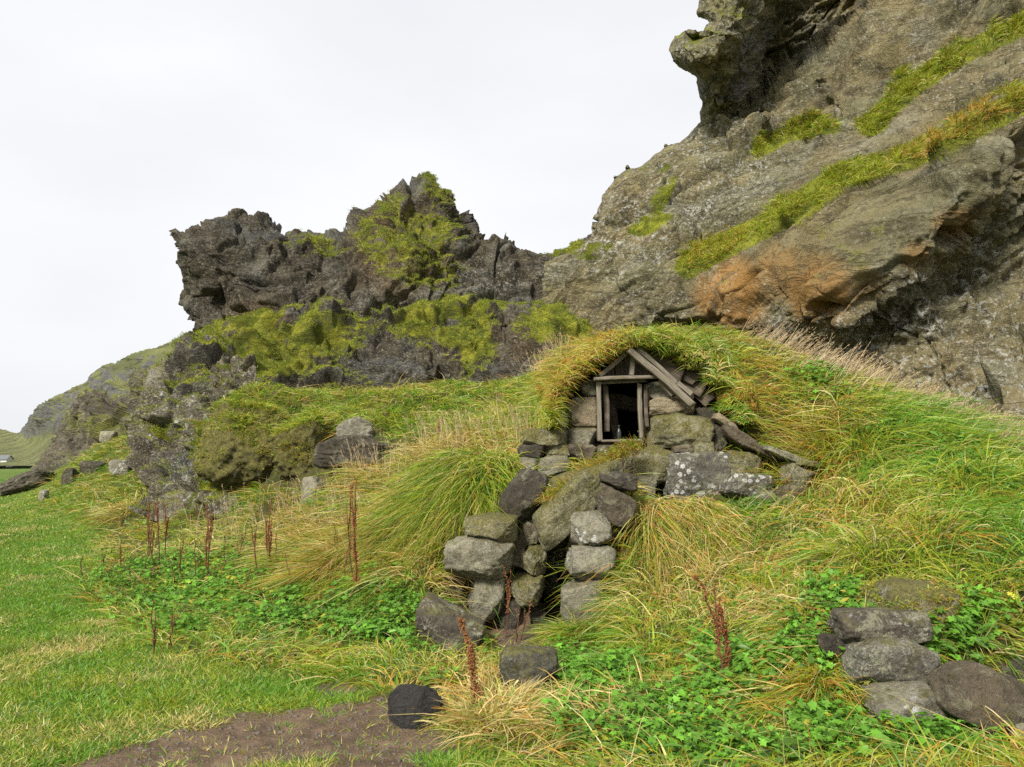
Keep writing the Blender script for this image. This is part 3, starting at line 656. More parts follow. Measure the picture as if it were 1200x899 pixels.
# ------------------------------------------------------------------ stones
_cube_cache = {}
def cube_sphere(n):
    """unit directions of a cube-sphere with shared vertices, and its quads"""
    if n in _cube_cache: return _cube_cache[n]
    idx = {}; V = []; F = []
    for ax in range(3):
        for sg in (-1, 1):
            g = np.empty((n + 1, n + 1), int)
            for i in range(n + 1):
                for j in range(n + 1):
                    c = [0, 0, 0]; c[ax] = sg * n; c[(ax + 1) % 3] = 2 * i - n; c[(ax + 2) % 3] = 2 * j - n; k = tuple(c)
                    if k not in idx: idx[k] = len(V); V.append(k)
                    g[i, j] = idx[k]
            for i in range(n):
                for j in range(n):
                    q = [g[i, j], g[i + 1, j], g[i + 1, j + 1], g[i, j + 1]]
                    F.append(q if sg > 0 else q[::-1])
    V = np.array(V, float) / n; V = np.tan(V * math.pi / 4)
    V /= np.linalg.norm(V, axis=1)[:, None]
    _cube_cache[n] = (V, np.array(F)); return _cube_cache[n]
def rock_shape(seed, n=22, block=0.5, cuts=9, rough=0.045, p=None):
    """a broken stone inside the box -1..1: a rounded block trimmed by flat breaks"""
    d, F = cube_sphere(n); r = np.random.default_rng(seed)
    p = p or 2.8 + block * 9
    rad = (np.abs(d) ** p).sum(1) ** (-1 / p)
    for k in range(cuts):
        nn = r.normal(size=3); nn /= np.linalg.norm(nn); off = r.uniform(0.78, 1.05) * (1 + 0.25 * block * (np.abs(nn).max() < 0.85))
        dn = d @ nn; lim = np.where(dn > 0.05, off / np.maximum(dn, 0.05), 9); t = 38.0
        rad = -np.log(np.exp(-t * np.minimum(rad, 3)) + np.exp(-t * np.minimum(lim, 3))) / t
    V = d * rad[:, None]; o = r.uniform(0, 50, 3)
    V = V * (1 + 0.05 * fbm(V * 1.3 + o, 3))[:, None] + d * (rough * (billow(V * 3.0 + o, 3) * 0.5 + 0.5 * fbm(V * 7 + o, 4, 0.6)))[:, None]
    lo, hi = V.min(0), V.max(0)
    return (V - (lo + hi) / 2) / ((hi - lo) / 2), F
_seed = [100]
def stone(name, x0, y0, x1, y1, Y, rot=0.0, depth=None, mat=None, parent=None, block=0.6, n=20, seed=None, yaw=0.0, wh=None, rough=0.045, cuts=9, off=None):
    """a stone whose outline fills the given frame at distance Y (front face); rot turns it in the picture's plane, clockwise, degrees"""
    cx, cy = (x0 + x1) / 2, (y0 + y1) / 2
    w, h = wh if wh else (x1 - x0, y1 - y0)
    k = Y / FPX; w *= k / 2; h *= k / 2
    dp = depth / 2 if depth else max(w, h) * 0.8
    if seed is None: _seed[0] += 1; seed = _seed[0]
    V, F = rock_shape(seed, n, block, cuts, rough)
    V = V * np.array([w, dp, h])
    c = W(cx, cy, Y + dp * 0.75)
    o = mesh_from(name, V, F, mat, parent)
    M = Matrix.Rotation(math.radians(rot), 4, 'Y') @ Matrix.Rotation(math.radians(yaw), 4, 'Z')
    loc = Vector(c)
    o.matrix_basis = inv_of(parent) @ Matrix.Translation(loc) @ M
    return o
def inv_of(parent):
    m = Matrix.Identity(4); q = parent
    while q is not None: m = q.matrix_basis @ m; q = q.parent
    return m.inverted()

ms_grey = mat_stone('grey_stone', (0.30, 0.275, 0.195), (0.20, 0.182, 0.13), (0.075, 0.065, 0.045), 0.20, 0.5, scale=1.6)
ms_tan = mat_stone('tan_stone', (0.36, 0.295, 0.19), (0.26, 0.205, 0.13), (0.10, 0.08, 0.055), 0.12, 0.25, scale=1.6)
ms_moss = mat_stone('mossy_stone', (0.27, 0.24, 0.14), (0.18, 0.165, 0.095), (0.05, 0.045, 0.03), 0.44, 0.65, scale=1.6)
ms_dark = mat_stone('dark_stone', (0.085, 0.071, 0.050), (0.058, 0.050, 0.036), (0.026, 0.022, 0.020), 0.10, 0.15, scale=1.6)
ms_black = mat_stone('black_basalt', (0.045, 0.041, 0.038), (0.030, 0.028, 0.027), (0.014, 0.013, 0.012), -0.5, -0.6, scale=1.4)
ms_velvet = mat_stone('moss_coated_rock', (0.12, 0.105, 0.045), (0.075, 0.068, 0.035), (0.035, 0.03, 0.02), 0.52, 0.1, scale=0.9, bmp=0.05)
ms_gdark = mat_stone('green_grey_stone', (0.105, 0.10, 0.075), (0.07, 0.068, 0.052), (0.03, 0.028, 0.022), 0.30, 0.3, scale=1.4)
ms_speck = mat_stone('speckled_stone', (0.20, 0.185, 0.145), (0.13, 0.12, 0.095), (0.045, 0.038, 0.03), 0.22, 1.0, scale=2.2)
ms_leaning = mat_stone('weathered_dark_stone', (0.11, 0.092, 0.068), (0.07, 0.06, 0.046), (0.032, 0.027, 0.023), 0.20, 0.55, white=0.1, scale=1.2)
ms_white = mat_stone('white_lichened_stone', (0.15, 0.14, 0.11), (0.10, 0.09, 0.075), (0.035, 0.03, 0.026), 0.14, 0.45, white=0.75, scale=1.3)
ms_spot = mat_stone('spotted_stone', (0.30, 0.275, 0.205), (0.20, 0.185, 0.14), (0.07, 0.06, 0.045), 0.16, 0.45, white=0.25, scale=1.6)
ms_brown = mat_stone('brown_stone', (0.15, 0.120, 0.078), (0.105, 0.085, 0.058), (0.045, 0.036, 0.026), 0.14, 0.25, white=0.1, scale=1.6)

# ------------------------------------------------------------------ weathered wood
s = NT('weathered_wood'); tc = s.n('ShaderNodeTexCoord'); oi = s.n('ShaderNodeObjectInfo'); v = s.n('ShaderNodeVectorMath'); v.operation = 'ADD'
s.t.links.new(tc.outputs['Object'], v.inputs[0]); s.t.links.new(oi.outputs['Location'], v.inputs[1])
gq = s.mapping(v.outputs[0], (1.3, 16, 16)); n1 = s.noise(gq, 3.0, 6, 0.65); n2 = s.noise(s.mapping(v.outputs[0], (4, 90, 90)), 2.0, 4, 0.6); n3 = s.noise(v.outputs[0], 7, 4, 0.6)
col = s.mix(s.step(n1, 0.3, 0.7), (0.27, 0.24, 0.185), (0.15, 0.125, 0.095)); col = s.mix(s.math('MULTIPLY', s.step(n2, 0.5, 0.75), 0.8), col, (0.055, 0.043, 0.032))
col = s.mix(s.math('MULTIPLY', s.step(n3, 0.55, 0.75), 0.5), col, (0.16, 0.15, 0.07))
wood = s.finish(col, 0.85, s.bump(s.math('ADD', n1, n2), 1.0, 0.006), 0.2)
s = NT('dark_rotten_wood'); tc = s.n('ShaderNodeTexCoord'); gq = s.mapping(tc.outputs['Object'], (1.3, 16, 16)); n1 = s.noise(gq, 3.0, 6, 0.65); n3 = s.noise(tc.outputs['Object'], 9, 4, 0.6)
col = s.mix(s.step(n1, 0.3, 0.7), (0.13, 0.105, 0.08), (0.06, 0.046, 0.035)); col = s.mix(s.math('MULTIPLY', s.step(n3, 0.5, 0.7), 0.6), col, (0.20, 0.17, 0.12))
wood_dark = s.finish(col, 0.9, s.bump(n1, 1.0, 0.008), 0.2)
s = NT('bottle_glass'); bottle_mat = s.finish((0.03, 0.035, 0.03), 0.25, None, 0.4)
s = NT('earth_wall'); tc = s.n('ShaderNodeTexCoord'); n1 = s.noise(tc.outputs['Object'], 3, 6, 0.7); earth = s.finish(s.mix(n1, (0.06, 0.042, 0.028), (0.13, 0.10, 0.07)), 0.95, s.bump(n1, 1.0, 0.08), 0.1)

def off_of(parent):
    acc = Vector((0, 0, 0)); q = parent
    while q is not None: acc += q.location; q = q.parent
    return acc
def plank(name, A, B, width, thick, mat, parent, seed=0, roll=0.0, taper=0.0):
    """a hewn board between the points A and B (m): long axis first, its broad face towards the viewer"""
    A = Vector(A); B = Vector(B); L = (B - A).length; nx = 26; r = np.random.default_rng(seed + 50)
    ring = [(-1, -1), (-.82, -1), (0, -1), (.82, -1), (1, -1), (1, -.8), (1, .8), (1, 1), (.82, 1), (0, 1), (-.82, 1), (-1, 1), (-1, .8), (-1, -.8)]
    ring = np.array(ring) * 1.0; ring[np.abs(ring).sum(1) > 1.99] *= 0.93
    m = len(ring); V = []; o = r.uniform(0, 50, 3)
    for i in range(nx + 1):
        t = i / nx
        for (a, b) in ring:
            w = width / 2 * (1 - taper * t); V.append((t * L, b * thick / 2, a * w))
    V = np.array(V); q = V * np.array([2.5, 14, 14]) + o
    V[:, 2] += width * 0.16 * fbm(q, 3) + width * 0.22 * perlin(V * np.array([1.8, 0, 0]) + o)
    V[:, 1] += thick * 0.12 * fbm(q + 9, 3)
    e0 = V[:m]; V[:m, 0] += 0.012 * fbm(e0 * 30 + o, 2); V[-m:, 0] += 0.035 * fbm(e0 * 30 + o + 3, 2)
    F = [[i * m + j, i * m + (j + 1) % m, (i + 1) * m + (j + 1) % m, (i + 1) * m + j] for i in range(nx) for j in range(m)]
    V = np.vstack([V, V[:m].mean(0), V[-m:].mean(0)]); c0, c1 = len(V) - 2, len(V) - 1
    F3 = [[c0, (j + 1) % m, j] for j in range(m)] + [[c1, nx * m + j, nx * m + (j + 1) % m] for j in range(m)]
    ob = mesh_from(name, V, F, mat, parent, smooth=True, F3=F3)
    X = (B - A).normalized(); Yv = Vector((0, 1, 0)); Z = X.cross(Yv).normalized(); Yv = Z.cross(X)
    R = Matrix((X, Yv, Z)).transposed().to_4x4()
    ob.matrix_basis = inv_of(parent) @ Matrix.Translation(A) @ R @ Matrix.Rotation(roll, 4, 'X')
    return ob
def P_(px, py, Y): return Vector(W(px, py, Y))

# ------------------------------------------------------------------ the turf house
house_base = Vector((1.25, 8.1, 1.05))
house = empty('turf_house', house_base)
tag(house, 'turf-roofed stone hut with a small wooden window under a plank gable, sunk in the mound', 'turf hut')

# front wall of stacked stones: a rubble core, each stone its own piece
core_pts = [(612,528),(640,500),(664,470),(690,455),(697,455),(697,520),(753,520),(757,450),(800,455),(836,480),(868,500),(915,535),(952,560),(948,585),(900,590),(760,592),(700,590),(640,585),(612,560)]
def prism(name, pts, Y0, Y1, mat, parent, holes=None):
    """an outline at distance Y0 carried straight back to Y1, closed on all sides"""
    f = np.array([W(a, b, Y0) for a, b in pts]); b = f.copy(); b[:, 1] = Y1
    n = len(pts); V = np.vstack([f, b]) - np.array(off_of(parent))
    import mathutils
    tris = mathutils.geometry.tessellate_polygon([[Vector((p[0], p[2], 0)) for p in f]])
    F3 = [list(t) for t in tris] + [[t[0] + n, t[2] + n, t[1] + n] for t in tris]
    F = [[i, i + n, (i + 1) % n + n, (i + 1) % n] for i in range(n)]
    return mesh_from(name, V, F, mat, parent, smooth=False, F3=F3)
wall = prism('stone_wall', core_pts, 8.32, 8.6, earth, house)
GS = [  # x0,y0,x1,y1,Y,material,rot,block
 (664,466,698,501,8.12,ms_tan,0,.9),(681,446,699,466,8.12,ms_spot,-8,.4),(641,486,666,503,8.10,ms_grey,-6,.5),(664,500,700,523,8.10,ms_grey,0,.8),
 (612,501,666,523,7.98,ms_moss,2,.8),(638,519,667,537,8.02,ms_moss,0,.6),(607,520,640,536,7.95,ms_dark,0,.8),(664,521,700,542,8.02,ms_brown,3,.6),(630,534,668,563,7.9,ms_grey,-12,.6),(606,535,634,552,7.9,ms_grey,0,.6),
 (757,448,792,469,8.14,ms_spot,0,.5),(758,466,812,489,8.06,ms_tan,-2,.75),(786,450,812,468,8.16,ms_dark,10,.6),
 (749,484,833,525,7.98,ms_moss,-3,.95),(812,478,838,524,8.14,ms_dark,0,.9),  # second entry builds the first block's shaded side as a dark stone
 (741,521,792,569,7.92,ms_moss,0,.65),(788,521,812,533,7.94,ms_brown,-6,.6),(806,518,836,534,7.95,ms_moss,0,.6),(743,558,768,581,7.80,ms_grey,10,.4),
 (699,521,722,540,8.0,ms_brown,0,.5),(718,524,745,546,8.0,ms_grey,5,.5),(700,538,744,562,7.95,ms_dark,0,.5),
 (843,529,897,560,7.78,ms_moss,4,.8),(842,555,908,585,7.66,ms_white,3,.6),(828,498,850,530,8.05,ms_dark,8,.7),
 (914,544,953,572,7.6,ms_grey,6,.6),(905,568,950,590,7.5,ms_brown,0,.6),(780,566,800,586,7.9,ms_grey,0,.5),(888,575,915,592,7.55,ms_grey,0,.5),
]
for i, (x0, y0, x1, y1, Y, m, rot, bl) in enumerate(GS):
    stone('wall_stone', x0 - 1, y0 - 1, x1 + 1, y1 + 1, Y, rot, depth=max(0.26, (x1 - x0) * Y / FPX * 0.7), mat=m, parent=wall, block=bl, n=24, cuts=14, rough=0.07)
# flat slabs slanting down to the right of the gable
for (cx, cy, w, h, rot, Y, m) in [(860, 513, 46, 15, 32, 7.9, ms_brown), (912, 533, 50, 9, 24, 7.66, ms_grey), (846, 497, 34, 9, 36, 7.98, ms_tan), (884, 527, 44, 9, 24, 7.8, ms_brown), (936, 542, 34, 8, 10, 7.6, ms_moss)]:
    stone('slab', cx, cy, cx, cy, Y, rot, depth=0.55, mat=m, parent=wall, block=1.0, n=18, wh=(w, h), cuts=4, rough=0.03)

# window: outer posts, inner frame, lintel beam, sill
YW = 8.04
wf = plank('window_frame', P_(703.5, 517, YW), P_(701, 447, YW), 0.052, 0.06, wood, house, 1)
plank('post', P_(711.5, 506, YW + 0.10), P_(709.5, 450, YW + 0.10), 0.060, 0.05, wood_dark, wf, 2)
plank('post', P_(751.5, 514, YW + 0.03), P_(749, 449, YW + 0.03), 0.042, 0.06, wood, wf, 3)
plank('post', P_(758.5, 500, YW + 0.06), P_(756.5, 450, YW + 0.06), 0.040, 0.05, wood_dark, wf, 4)
plank('head', P_(699, 448.5, YW + 0.02), P_(757, 446.5, YW + 0.02), 0.030, 0.07, wood_dark, wf, 5)
plank('lintel', P_(695, 444.5, YW - 0.05), P_(772, 441.5, YW - 0.05), 0.036, 0.10, wood, wf, 6)
plank('sill', P_(704, 516.5, YW + 0.02), P_(752, 516.0, YW + 0.02), 0.026, 0.12, wood, wf, 7)
# gable: rafters, king post, boards behind
plank('rafter', P_(703, 441, YW - 0.03), P_(735, 413, YW - 0.03), 0.050, 0.05, wood, house, 8)
plank('rafter', P_(737, 409, YW - 0.14), P_(812, 474, YW - 0.14), 0.064, 0.06, wood, house, 9)
plank('rafter', P_(746, 408, YW - 0.08), P_(794, 448, YW - 0.08), 0.045, 0.05, wood, house, 10)
plank('rafter', P_(772, 446, YW - 0.06), P_(788, 463, YW - 0.06), 0.050, 0.04, wood, house, 11)
plank('rafter', P_(794, 449, YW - 0.12), P_(810, 462, YW - 0.12), 0.048, 0.04, wood, house, 12)
plank('king_post', P_(739, 440, YW - 0.01), P_(741.5, 418, YW - 0.01), 0.052, 0.05, wood, house, 13)
for k, (a, b, c, d_) in enumerate([(752, 408, 800, 440), (764, 410, 818, 446), (772, 420, 826, 456), (790, 440, 832, 470), (760, 404, 800, 428)]):
    plank('roof_board', P_(a, b, YW + 0.10 + 0.05 * k), P_(c, d_, YW + 0.02 + 0.03 * k), 0.15, 0.035, wood_dark, house, 20 + k)
for k in range(6):
    x = 706 + k * 10.5
    top_y = 441 - 27 * (1 - abs(x - 740) / 40)
    plank('gable_board', P_(x, 443, YW + 0.16), P_(x, top_y, YW + 0.16), 0.095, 0.02, wood_dark, house, 40 + k)
# inside: a standing post, and the bottle on the sill
plank('inner_post', P_(724, 517, 8.75), P_(715, 470, 8.75), 0.09, 0.07, wood_dark, house, 60)
plank('inner_beam', P_(700, 468, 8.9), P_(756, 472, 8.9), 0.16, 0.10, wood_dark, house, 61)
def lathe(name, prof, mat, parent=None, n=20, loc=(0, 0, 0)):
    V = [(r * math.cos(2 * math.pi * k / n), r * math.sin(2 * math.pi * k / n), z) for r, z in prof for k in range(n)]
    F = [[i * n + k, i * n + (k + 1) % n, (i + 1) * n + (k + 1) % n, (i + 1) * n + k] for i in range(len(prof) - 1) for k in range(n)]
    o = mesh_from(name, np.array(V), F, mat, parent); o.location = loc; return o
bp = P_(725.5, 514.5, YW + 0.03)
bt = lathe('bottle', [(0.001, 0), (.022, 0), (.024, .01), (.024, .07), (.018, .09), (.009, .105), (.009, .13), (.012, .132), (.012, .145), (.001, .145)], bottle_mat, loc=bp)
tag(bt, 'small dark bottle standing on the sill of the hut window', 'bottle')

# turf over the roof: an arch of sods from the mound to the gable, thick lip overhanging the boards
lip_in = [(664,500),(655,487),(661,462),(680,440),(703,424),(735,405),(765,404),(792,420),(822,444),(840,470),(852,500)]
lip_out = [(640,508),(641,484),(648,456),(668,432),(698,412),(736,399),(778,398),(824,405),(858,424),(880,458),(892,500)]
nA = 160; LI = resample(lip_in, nA); LO = resample(lip_out, nA)
_jj = np.stack([LO[:, 0] * .03, LO[:, 1] * .03, 0 * LO[:, 0]], -1); LO[:, 1] += 9 * fbm(_jj, 3); LO[:, 0] += 8 * fbm(_jj + 9, 3); LI[:, 1] += 7 * fbm(_jj * 1.3 + 4, 3); LI[:, 0] += 5 * fbm(_jj * 1.3 + 14, 3)
rows = []
def arow(px, py, Y): rows.append(W(px, py, Y))
for f in np.linspace(0, 1, 9): arow(LI[:, 0], LI[:, 1], 9.6 - 1.55 * f)                  # underside, from deep inside to the mouth
for f in np.linspace(0.08, 1, 16):                                                       # the lip's face, bulging
    P2 = LI * (1 - f) + LO * f; arow(P2[:, 0], P2[:, 1], 8.05 - 0.22 * math.sin(f * math.pi * 0.8) + 0.25 * f ** 3)
mtop = rows[-1]
for f in np.linspace(0.05, 1, 22):                                                       # back over the roof into the mound
    q = mtop.copy(); q[:, 1] += f * 2.6; q[:, 2] += 0.12 * math.sin(f * math.pi) - 0.55 * f * f; q[:, 0] += 0.1 * f * (q[:, 0] - 1.3); rows.append(q)
RP = np.array(rows); rn = grid_normals(RP)
RP = RP + rn * (0.05 * fbm(RP * 2.5, 4) + 0.03 * fbm(RP * 8, 3))[..., None]
s = NT('roof_turf'); geo = s.n('ShaderNodeNewGeometry'); pos = geo.outputs['Position']; n1 = s.noise(pos, 5, 6, 0.7); n2 = s.noise(pos, 22, 5, 0.7)
roof_mat = s.finish(s.mix(s.step(n2, 0.35, 0.7), s.mix(n1, (0.035, 0.03, 0.012), (0.075, 0.062, 0.02)), (0.11, 0.075, 0.025)), 0.95, s.bump(s.math('ADD', n1, n2), 1.0, 0.05), 0.1)
roof = mesh_from('turf_roof', RP - np.array(house_base), grid_faces(*RP.shape[:2]), roof_mat, house)

# ------------------------------------------------------------------ the low stone doorway in front of it
dw_base = Vector((0.35, 6.9, 0.0))
door = empty('stone_doorway', dw_base)
tag(door, 'low dark doorway between two stacks of rough grey blocks, roofed by a slanting mossy stone', 'stone doorway')
DS = [
 (520,626,604,679,6.62,ms_grey,2,.95,.55),(546,674,592,726,6.70,ms_grey,0,.85,.4),(543,601,608,634,6.66,ms_moss,3,.7,.4),
 (588,547,637,613,6.85,ms_dark,18,.45,.4),(612,638,641,673,6.80,ms_moss,0,.6,.35),(598,670,640,709,6.80,ms_moss,0,.6,.4),(586,625,620,668,6.92,ms_brown,0,.6,.4),(606,606,634,641,6.95,ms_brown,-10,.6,.35),
 (696,551,746,575,6.9,ms_dark,6,.6,.5),(666,597,716,640,6.55,ms_spot,0,.6,.4),(663,637,721,680,6.50,ms_spot,3,.85,.45),(656,677,714,742,6.45,ms_grey,-2,.9,.5),(700,606,728,640,6.9,ms_brown,0,.5,.3),
 (520,700,552,745,6.75,ms_dark,0,.6,.4),(584,700,612,746,6.85,ms_dark,0,.7,.4),(708,664,736,716,6.86,ms_brown,0,.6,.35),(520,672,552,702,6.85,ms_dark,0,.6,.4),
 (604,703,640,736,7.0,ms_dark,0,.7,.5),(634,640,664,668,7.35,ms_brown,0,.8,.4),(630,668,662,700,7.4,ms_dark,0,.8,.4),(632,698,664,735,7.45,ms_dark,0,.7,.4),(634,612,668,642,7.3,ms_dark,0,.8,.5)]
for i, (x0, y0, x1, y1, Y, m, rot, bl, dp) in enumerate(DS):
    stone('jamb_stone', x0, y0, x1, y1, Y, rot, depth=dp, mat=m, parent=door, block=bl, n=26, rough=0.07, cuts=13)
lintel = stone('lintel_stone', 663, 596, 663, 596, 6.62, -42, depth=0.6, mat=ms_moss, parent=door, block=.5, n=26, wh=(104, 46), cuts=7)
stone('lintel_stone', 713, 591, 713, 591, 6.72, 26, depth=0.5, mat=ms_brown, parent=door, block=.5, n=22, wh=(62, 40), cuts=7)
stone('lintel_stone', 690, 566, 690, 566, 7.0, -16, depth=0.7, mat=ms_moss, parent=door, block=.5, n=22, wh=(90, 40), cuts=7)

# ------------------------------------------------------------------ loose boulders
def ground_hit(px, py, y0=2.3, y1=70):
    Y = np.geomspace(y0, y1, 1500); p = W(px, py, Y); g = ground_z(p[:, 0], p[:, 1]); k = np.argmax(p[:, 2] <= g)
    return p[max(k, 1)].copy()
BOXES = [(x0, y0, x1, y1, Y) for (x0, y0, x1, y1, Y, *_) in GS + DS] + [(640, 560, 700, 640, 6.7), (835, 495, 935, 548, 7.7)]
def loose(x0, y0, x1, y1, Y, m, label, cat='boulder', name='boulder', seat=True, **kw):
    if seat:
        hy = ground_hit((x0 + x1) / 2, y1 - 0.10 * (y1 - y0))[1]; Y = hy if abs(hy - Y) < 0.25 * Y else Y
    BOXES.append((x0, y0, x1, y1, Y))
    o = stone(name, x0, y0, x1, y1, Y, mat=m, **kw); tag(o, label, cat); return o
loose(775, 527, 857, 600, 7.35, ms_white, 'dark boulder splashed with white lichen at the foot of the gable wall, below the window', block=.55, n=34, depth=.6, cuts=12, seed=5)
loose(482, 706, 563, 772, 5.85, ms_leaning, 'leaning dark boulder with pale patches left of the doorway, half in the herbs', block=.5, n=34, rot=24, cuts=16, wh=(84, 58), rough=.06, seed=8)
loose(585, 758, 655, 820, 5.15, ms_gdark, 'rounded grey-green boulder in the grass right in front of the doorway', block=.3, n=30, rough=.06, seed=12)
loose(453, 800, 523, 858, 4.45, ms_black, 'black basalt rock lying on the bare earth at the end of the path', block=.05, n=40, rough=.05, cuts=26, seed=15)
loose(977, 712, 1082, 750, 3.95, ms_leaning, 'flat dark stone with a pale end, topmost of the stones at lower right', seat=False, block=.7, n=30, rot=-4, depth=.3)
loose(958, 742, 992, 769, 4.05, ms_dark, 'fist-sized dark stone wedged left of the flat top stone at lower right', 'stone', 'stone', seat=False, block=.4, n=20)
loose(982, 742, 1090, 810, 3.85, ms_speck, 'big round stone with whitish lichen face, directly under the flat topmost stone', seat=False, block=.35, n=32, depth=.4, seed=31)
loose(1008, 798, 1118, 850, 3.66, ms_spot, 'lichen-grey stone at the bottom of the lower right pile, half sunk in leaves', seat=False, block=.6, n=28, depth=.4)
loose(1090, 774, 1200, 854, 3.55, ms_brown, 'large slanting brown-black slab stone at the right end of the lower right pile', block=.5, n=36, seat=False, rot=24, depth=.4, wh=(118, 72), seed=44)
loose(1172, 770, 1216, 812, 3.85, ms_dark, 'dark stone cut by the right edge of the photo, behind the large slanting slab', 'stone', 'stone', block=.5, n=20)
loose(1180, 838, 1230, 885, 3.5, ms_grey, 'grey stone cut by the right edge of the photo, below the large slanting slab', 'stone', 'stone', block=.5, n=20)
loose(1015, 676, 1108, 752, 4.15, ms_moss, 'moss-grown hump of a stone above the lower right pile', seat=False, block=.3, n=28, depth=.5)
loose(234, 470, 346, 576, 11.5, ms_velvet, 'huge rounded moss-grown boulder at the left edge of the grassy terrace', seat=False, block=.12, n=50, depth=1.6, rough=.09, rot=6, seed=61)
loose(356, 500, 376, 512, 10.5, ms_grey, 'small grey stone at the brim of the terrace, left of the pale outcrop', 'stone', 'stone', block=.4, n=16)
loose(395, 489, 440, 522, 10.7, ms_spot, 'pale lichened outcrop stone sticking out of the terrace edge', 'stone', 'stone', block=.3, n=26, rot=-14, rough=.1)
loose(370, 508, 470, 552, 10.6, ms_dark, 'low dark stone under the brim of the terrace, behind dead grass stalks', block=.4, n=30, rough=.1)
loose(352, 558, 380, 594, 9.7, ms_spot, 'upright pale stone in the dry grass below the terrace', 'stone', 'stone', block=.3, n=24, rough=.08)
loose(240, 560, 290, 606, 11.2, ms_spot, 'pale craggy stone at the foot of the huge mossy boulder', block=.4, n=28, rough=.1, rot=-20)
loose(326, 480, 412, 574, 11.1, ms_velvet, 'mossy shoulder of rock under the terrace turf, right of the huge mossy boulder', seat=False, block=.1, n=44, depth=1.5, rough=.1, rot=12, seed=71)
loose(5, 552, 62, 578, 22.5, ms_dark, 'long dark rock lying in the meadow at far left', block=.4, n=28, rot=-18, rough=.1)
loose(46, 574, 57, 588, 19.5, ms_spot, 'tiny pale stone on the meadow below the long dark rock at far left', 'stone', 'stone', block=.4, n=14)
loose(75, 548, 92, 572, 20.5, ms_dark, 'short dark rock standing out of the far left slope', block=.4, n=22, rough=.1)
loose(95, 540, 122, 556, 21, ms_dark, 'dark rock under the grassy knoll at far left', block=.4, n=22, rough=.1)
loose(130, 538, 156, 560, 19, ms_spot, 'grey-topped rock on the grassy knoll, nearest the lichened spur', block=.4, n=24, rough=.1)
loose(116, 505, 136, 520, 27.5, ms_grey, 'blue-grey rock on the moss of the distant crag', block=.4, n=20)

# ------------------------------------------------------------------ the farm building far out on the plain
fm = NT('white_render'); farm_wall = fm.finish((0.72, 0.72, 0.70), 0.8)
fm = NT('grey_sheet_roof'); farm_roof = fm.finish((0.16, 0.17, 0.18), 0.6)
fm = NT('dark_pane'); farm_glass = fm.finish((0.03, 0.035, 0.04), 0.2)
fb = Vector(W(-5, 546, 150))
farm = empty('farmhouse', fb, math.radians(12)); tag(farm, 'white farmhouse with a grey pitched roof far out on the plain at the left edge', 'farmhouse')
farm.scale = (.75, .75, .75)
def box(name, x0, x1, y0, y1, z0, z1, mat, parent):
    V = np.array([(x, y, z) for x in (x0, x1) for y in (y0, y1) for z in (z0, z1)], float)
    return mesh_from(name, V, [[0, 1, 3, 2], [4, 6, 7, 5], [0, 4, 5, 1], [2, 3, 7, 6], [0, 2, 6, 4], [1, 5, 7, 3]], mat, parent, smooth=False)
V = np.array([(x, y, z) for x in (-3.2, 3.2) for (y, z) in ((-2, -.3), (2, -.3), (2, 1.7), (0, 2.6), (-2, 1.7))], float)
mesh_from('wall', V, [[0, 1, 6, 5], [1, 2, 7, 6], [2, 3, 8, 7], [3, 4, 9, 8], [4, 0, 5, 9]], farm_wall, farm, smooth=False, F3=[[0, 4, 1], [1, 4, 2], [2, 4, 3], [5, 6, 9], [6, 7, 9], [7, 8, 9]])
V = np.array([(x, y, z) for x in (-3.4, 3.4) for (y, z) in ((-2.25, 1.60), (0, 2.62), (2.25, 1.60), (2.25, 1.75), (0, 2.78), (-2.25, 1.75))], float)
mesh_from('roof', V, [[i, (i + 1) % 6, (i + 1) % 6 + 6, i + 6] for i in range(6)] + [[0, 5, 4, 1], [1, 4, 3, 2], [6, 7, 10, 11], [7, 8, 9, 10]], farm_roof, farm, smooth=False)
box('window', -1.9, -1.1, -2.03, -1.97, .6, 1.3, farm_glass, farm); box('window', 1.0, 1.8, -2.03, -1.97, .6, 1.3, farm_glass, farm); box('door', -.4, .4, -2.04, -1.97, -.3, 1.35, farm_roof, farm)
# ------------------------------------------------------------------ vegetation
def sampler(P, N, wgt):
    """points spread over a grid surface; wgt(centres, px, py) -> density"""
    c = (P[:-1, :-1] + P[1:, :-1] + P[:-1, 1:] + P[1:, 1:]) / 4
    ar = np.linalg.norm(np.cross(P[1:, 1:] - P[:-1, :-1], P[1:, :-1] - P[:-1, 1:]), axis=-1) / 2
    px, py = PX(c); w = ar * wgt(c, px, py); w = np.where((c[..., 1] > 1.2) | (c[..., 1] < -50), w, 0)
    cum = np.cumsum(w.ravel()); nu = P.shape[1]
    def f(n):
        k = np.searchsorted(cum, RNG.random(n) * cum[-1]); k = np.minimum(k, len(cum) - 1); i, j = k // (nu - 1), k % (nu - 1)
        a, b = RNG.random((2, n, 1))
        mixp = lambda A: (A[i, j] * (1 - a) + A[i, j + 1] * a) * (1 - b) + (A[i + 1, j] * (1 - a) + A[i + 1, j + 1] * a) * b
        nn = mixp(N); nn /= np.linalg.norm(nn, axis=1)[:, None] + 1e-9
        return mixp(P), nn
    return f
def unit(v): return v / (np.linalg.norm(v, axis=-1, keepdims=True) + 1e-9)
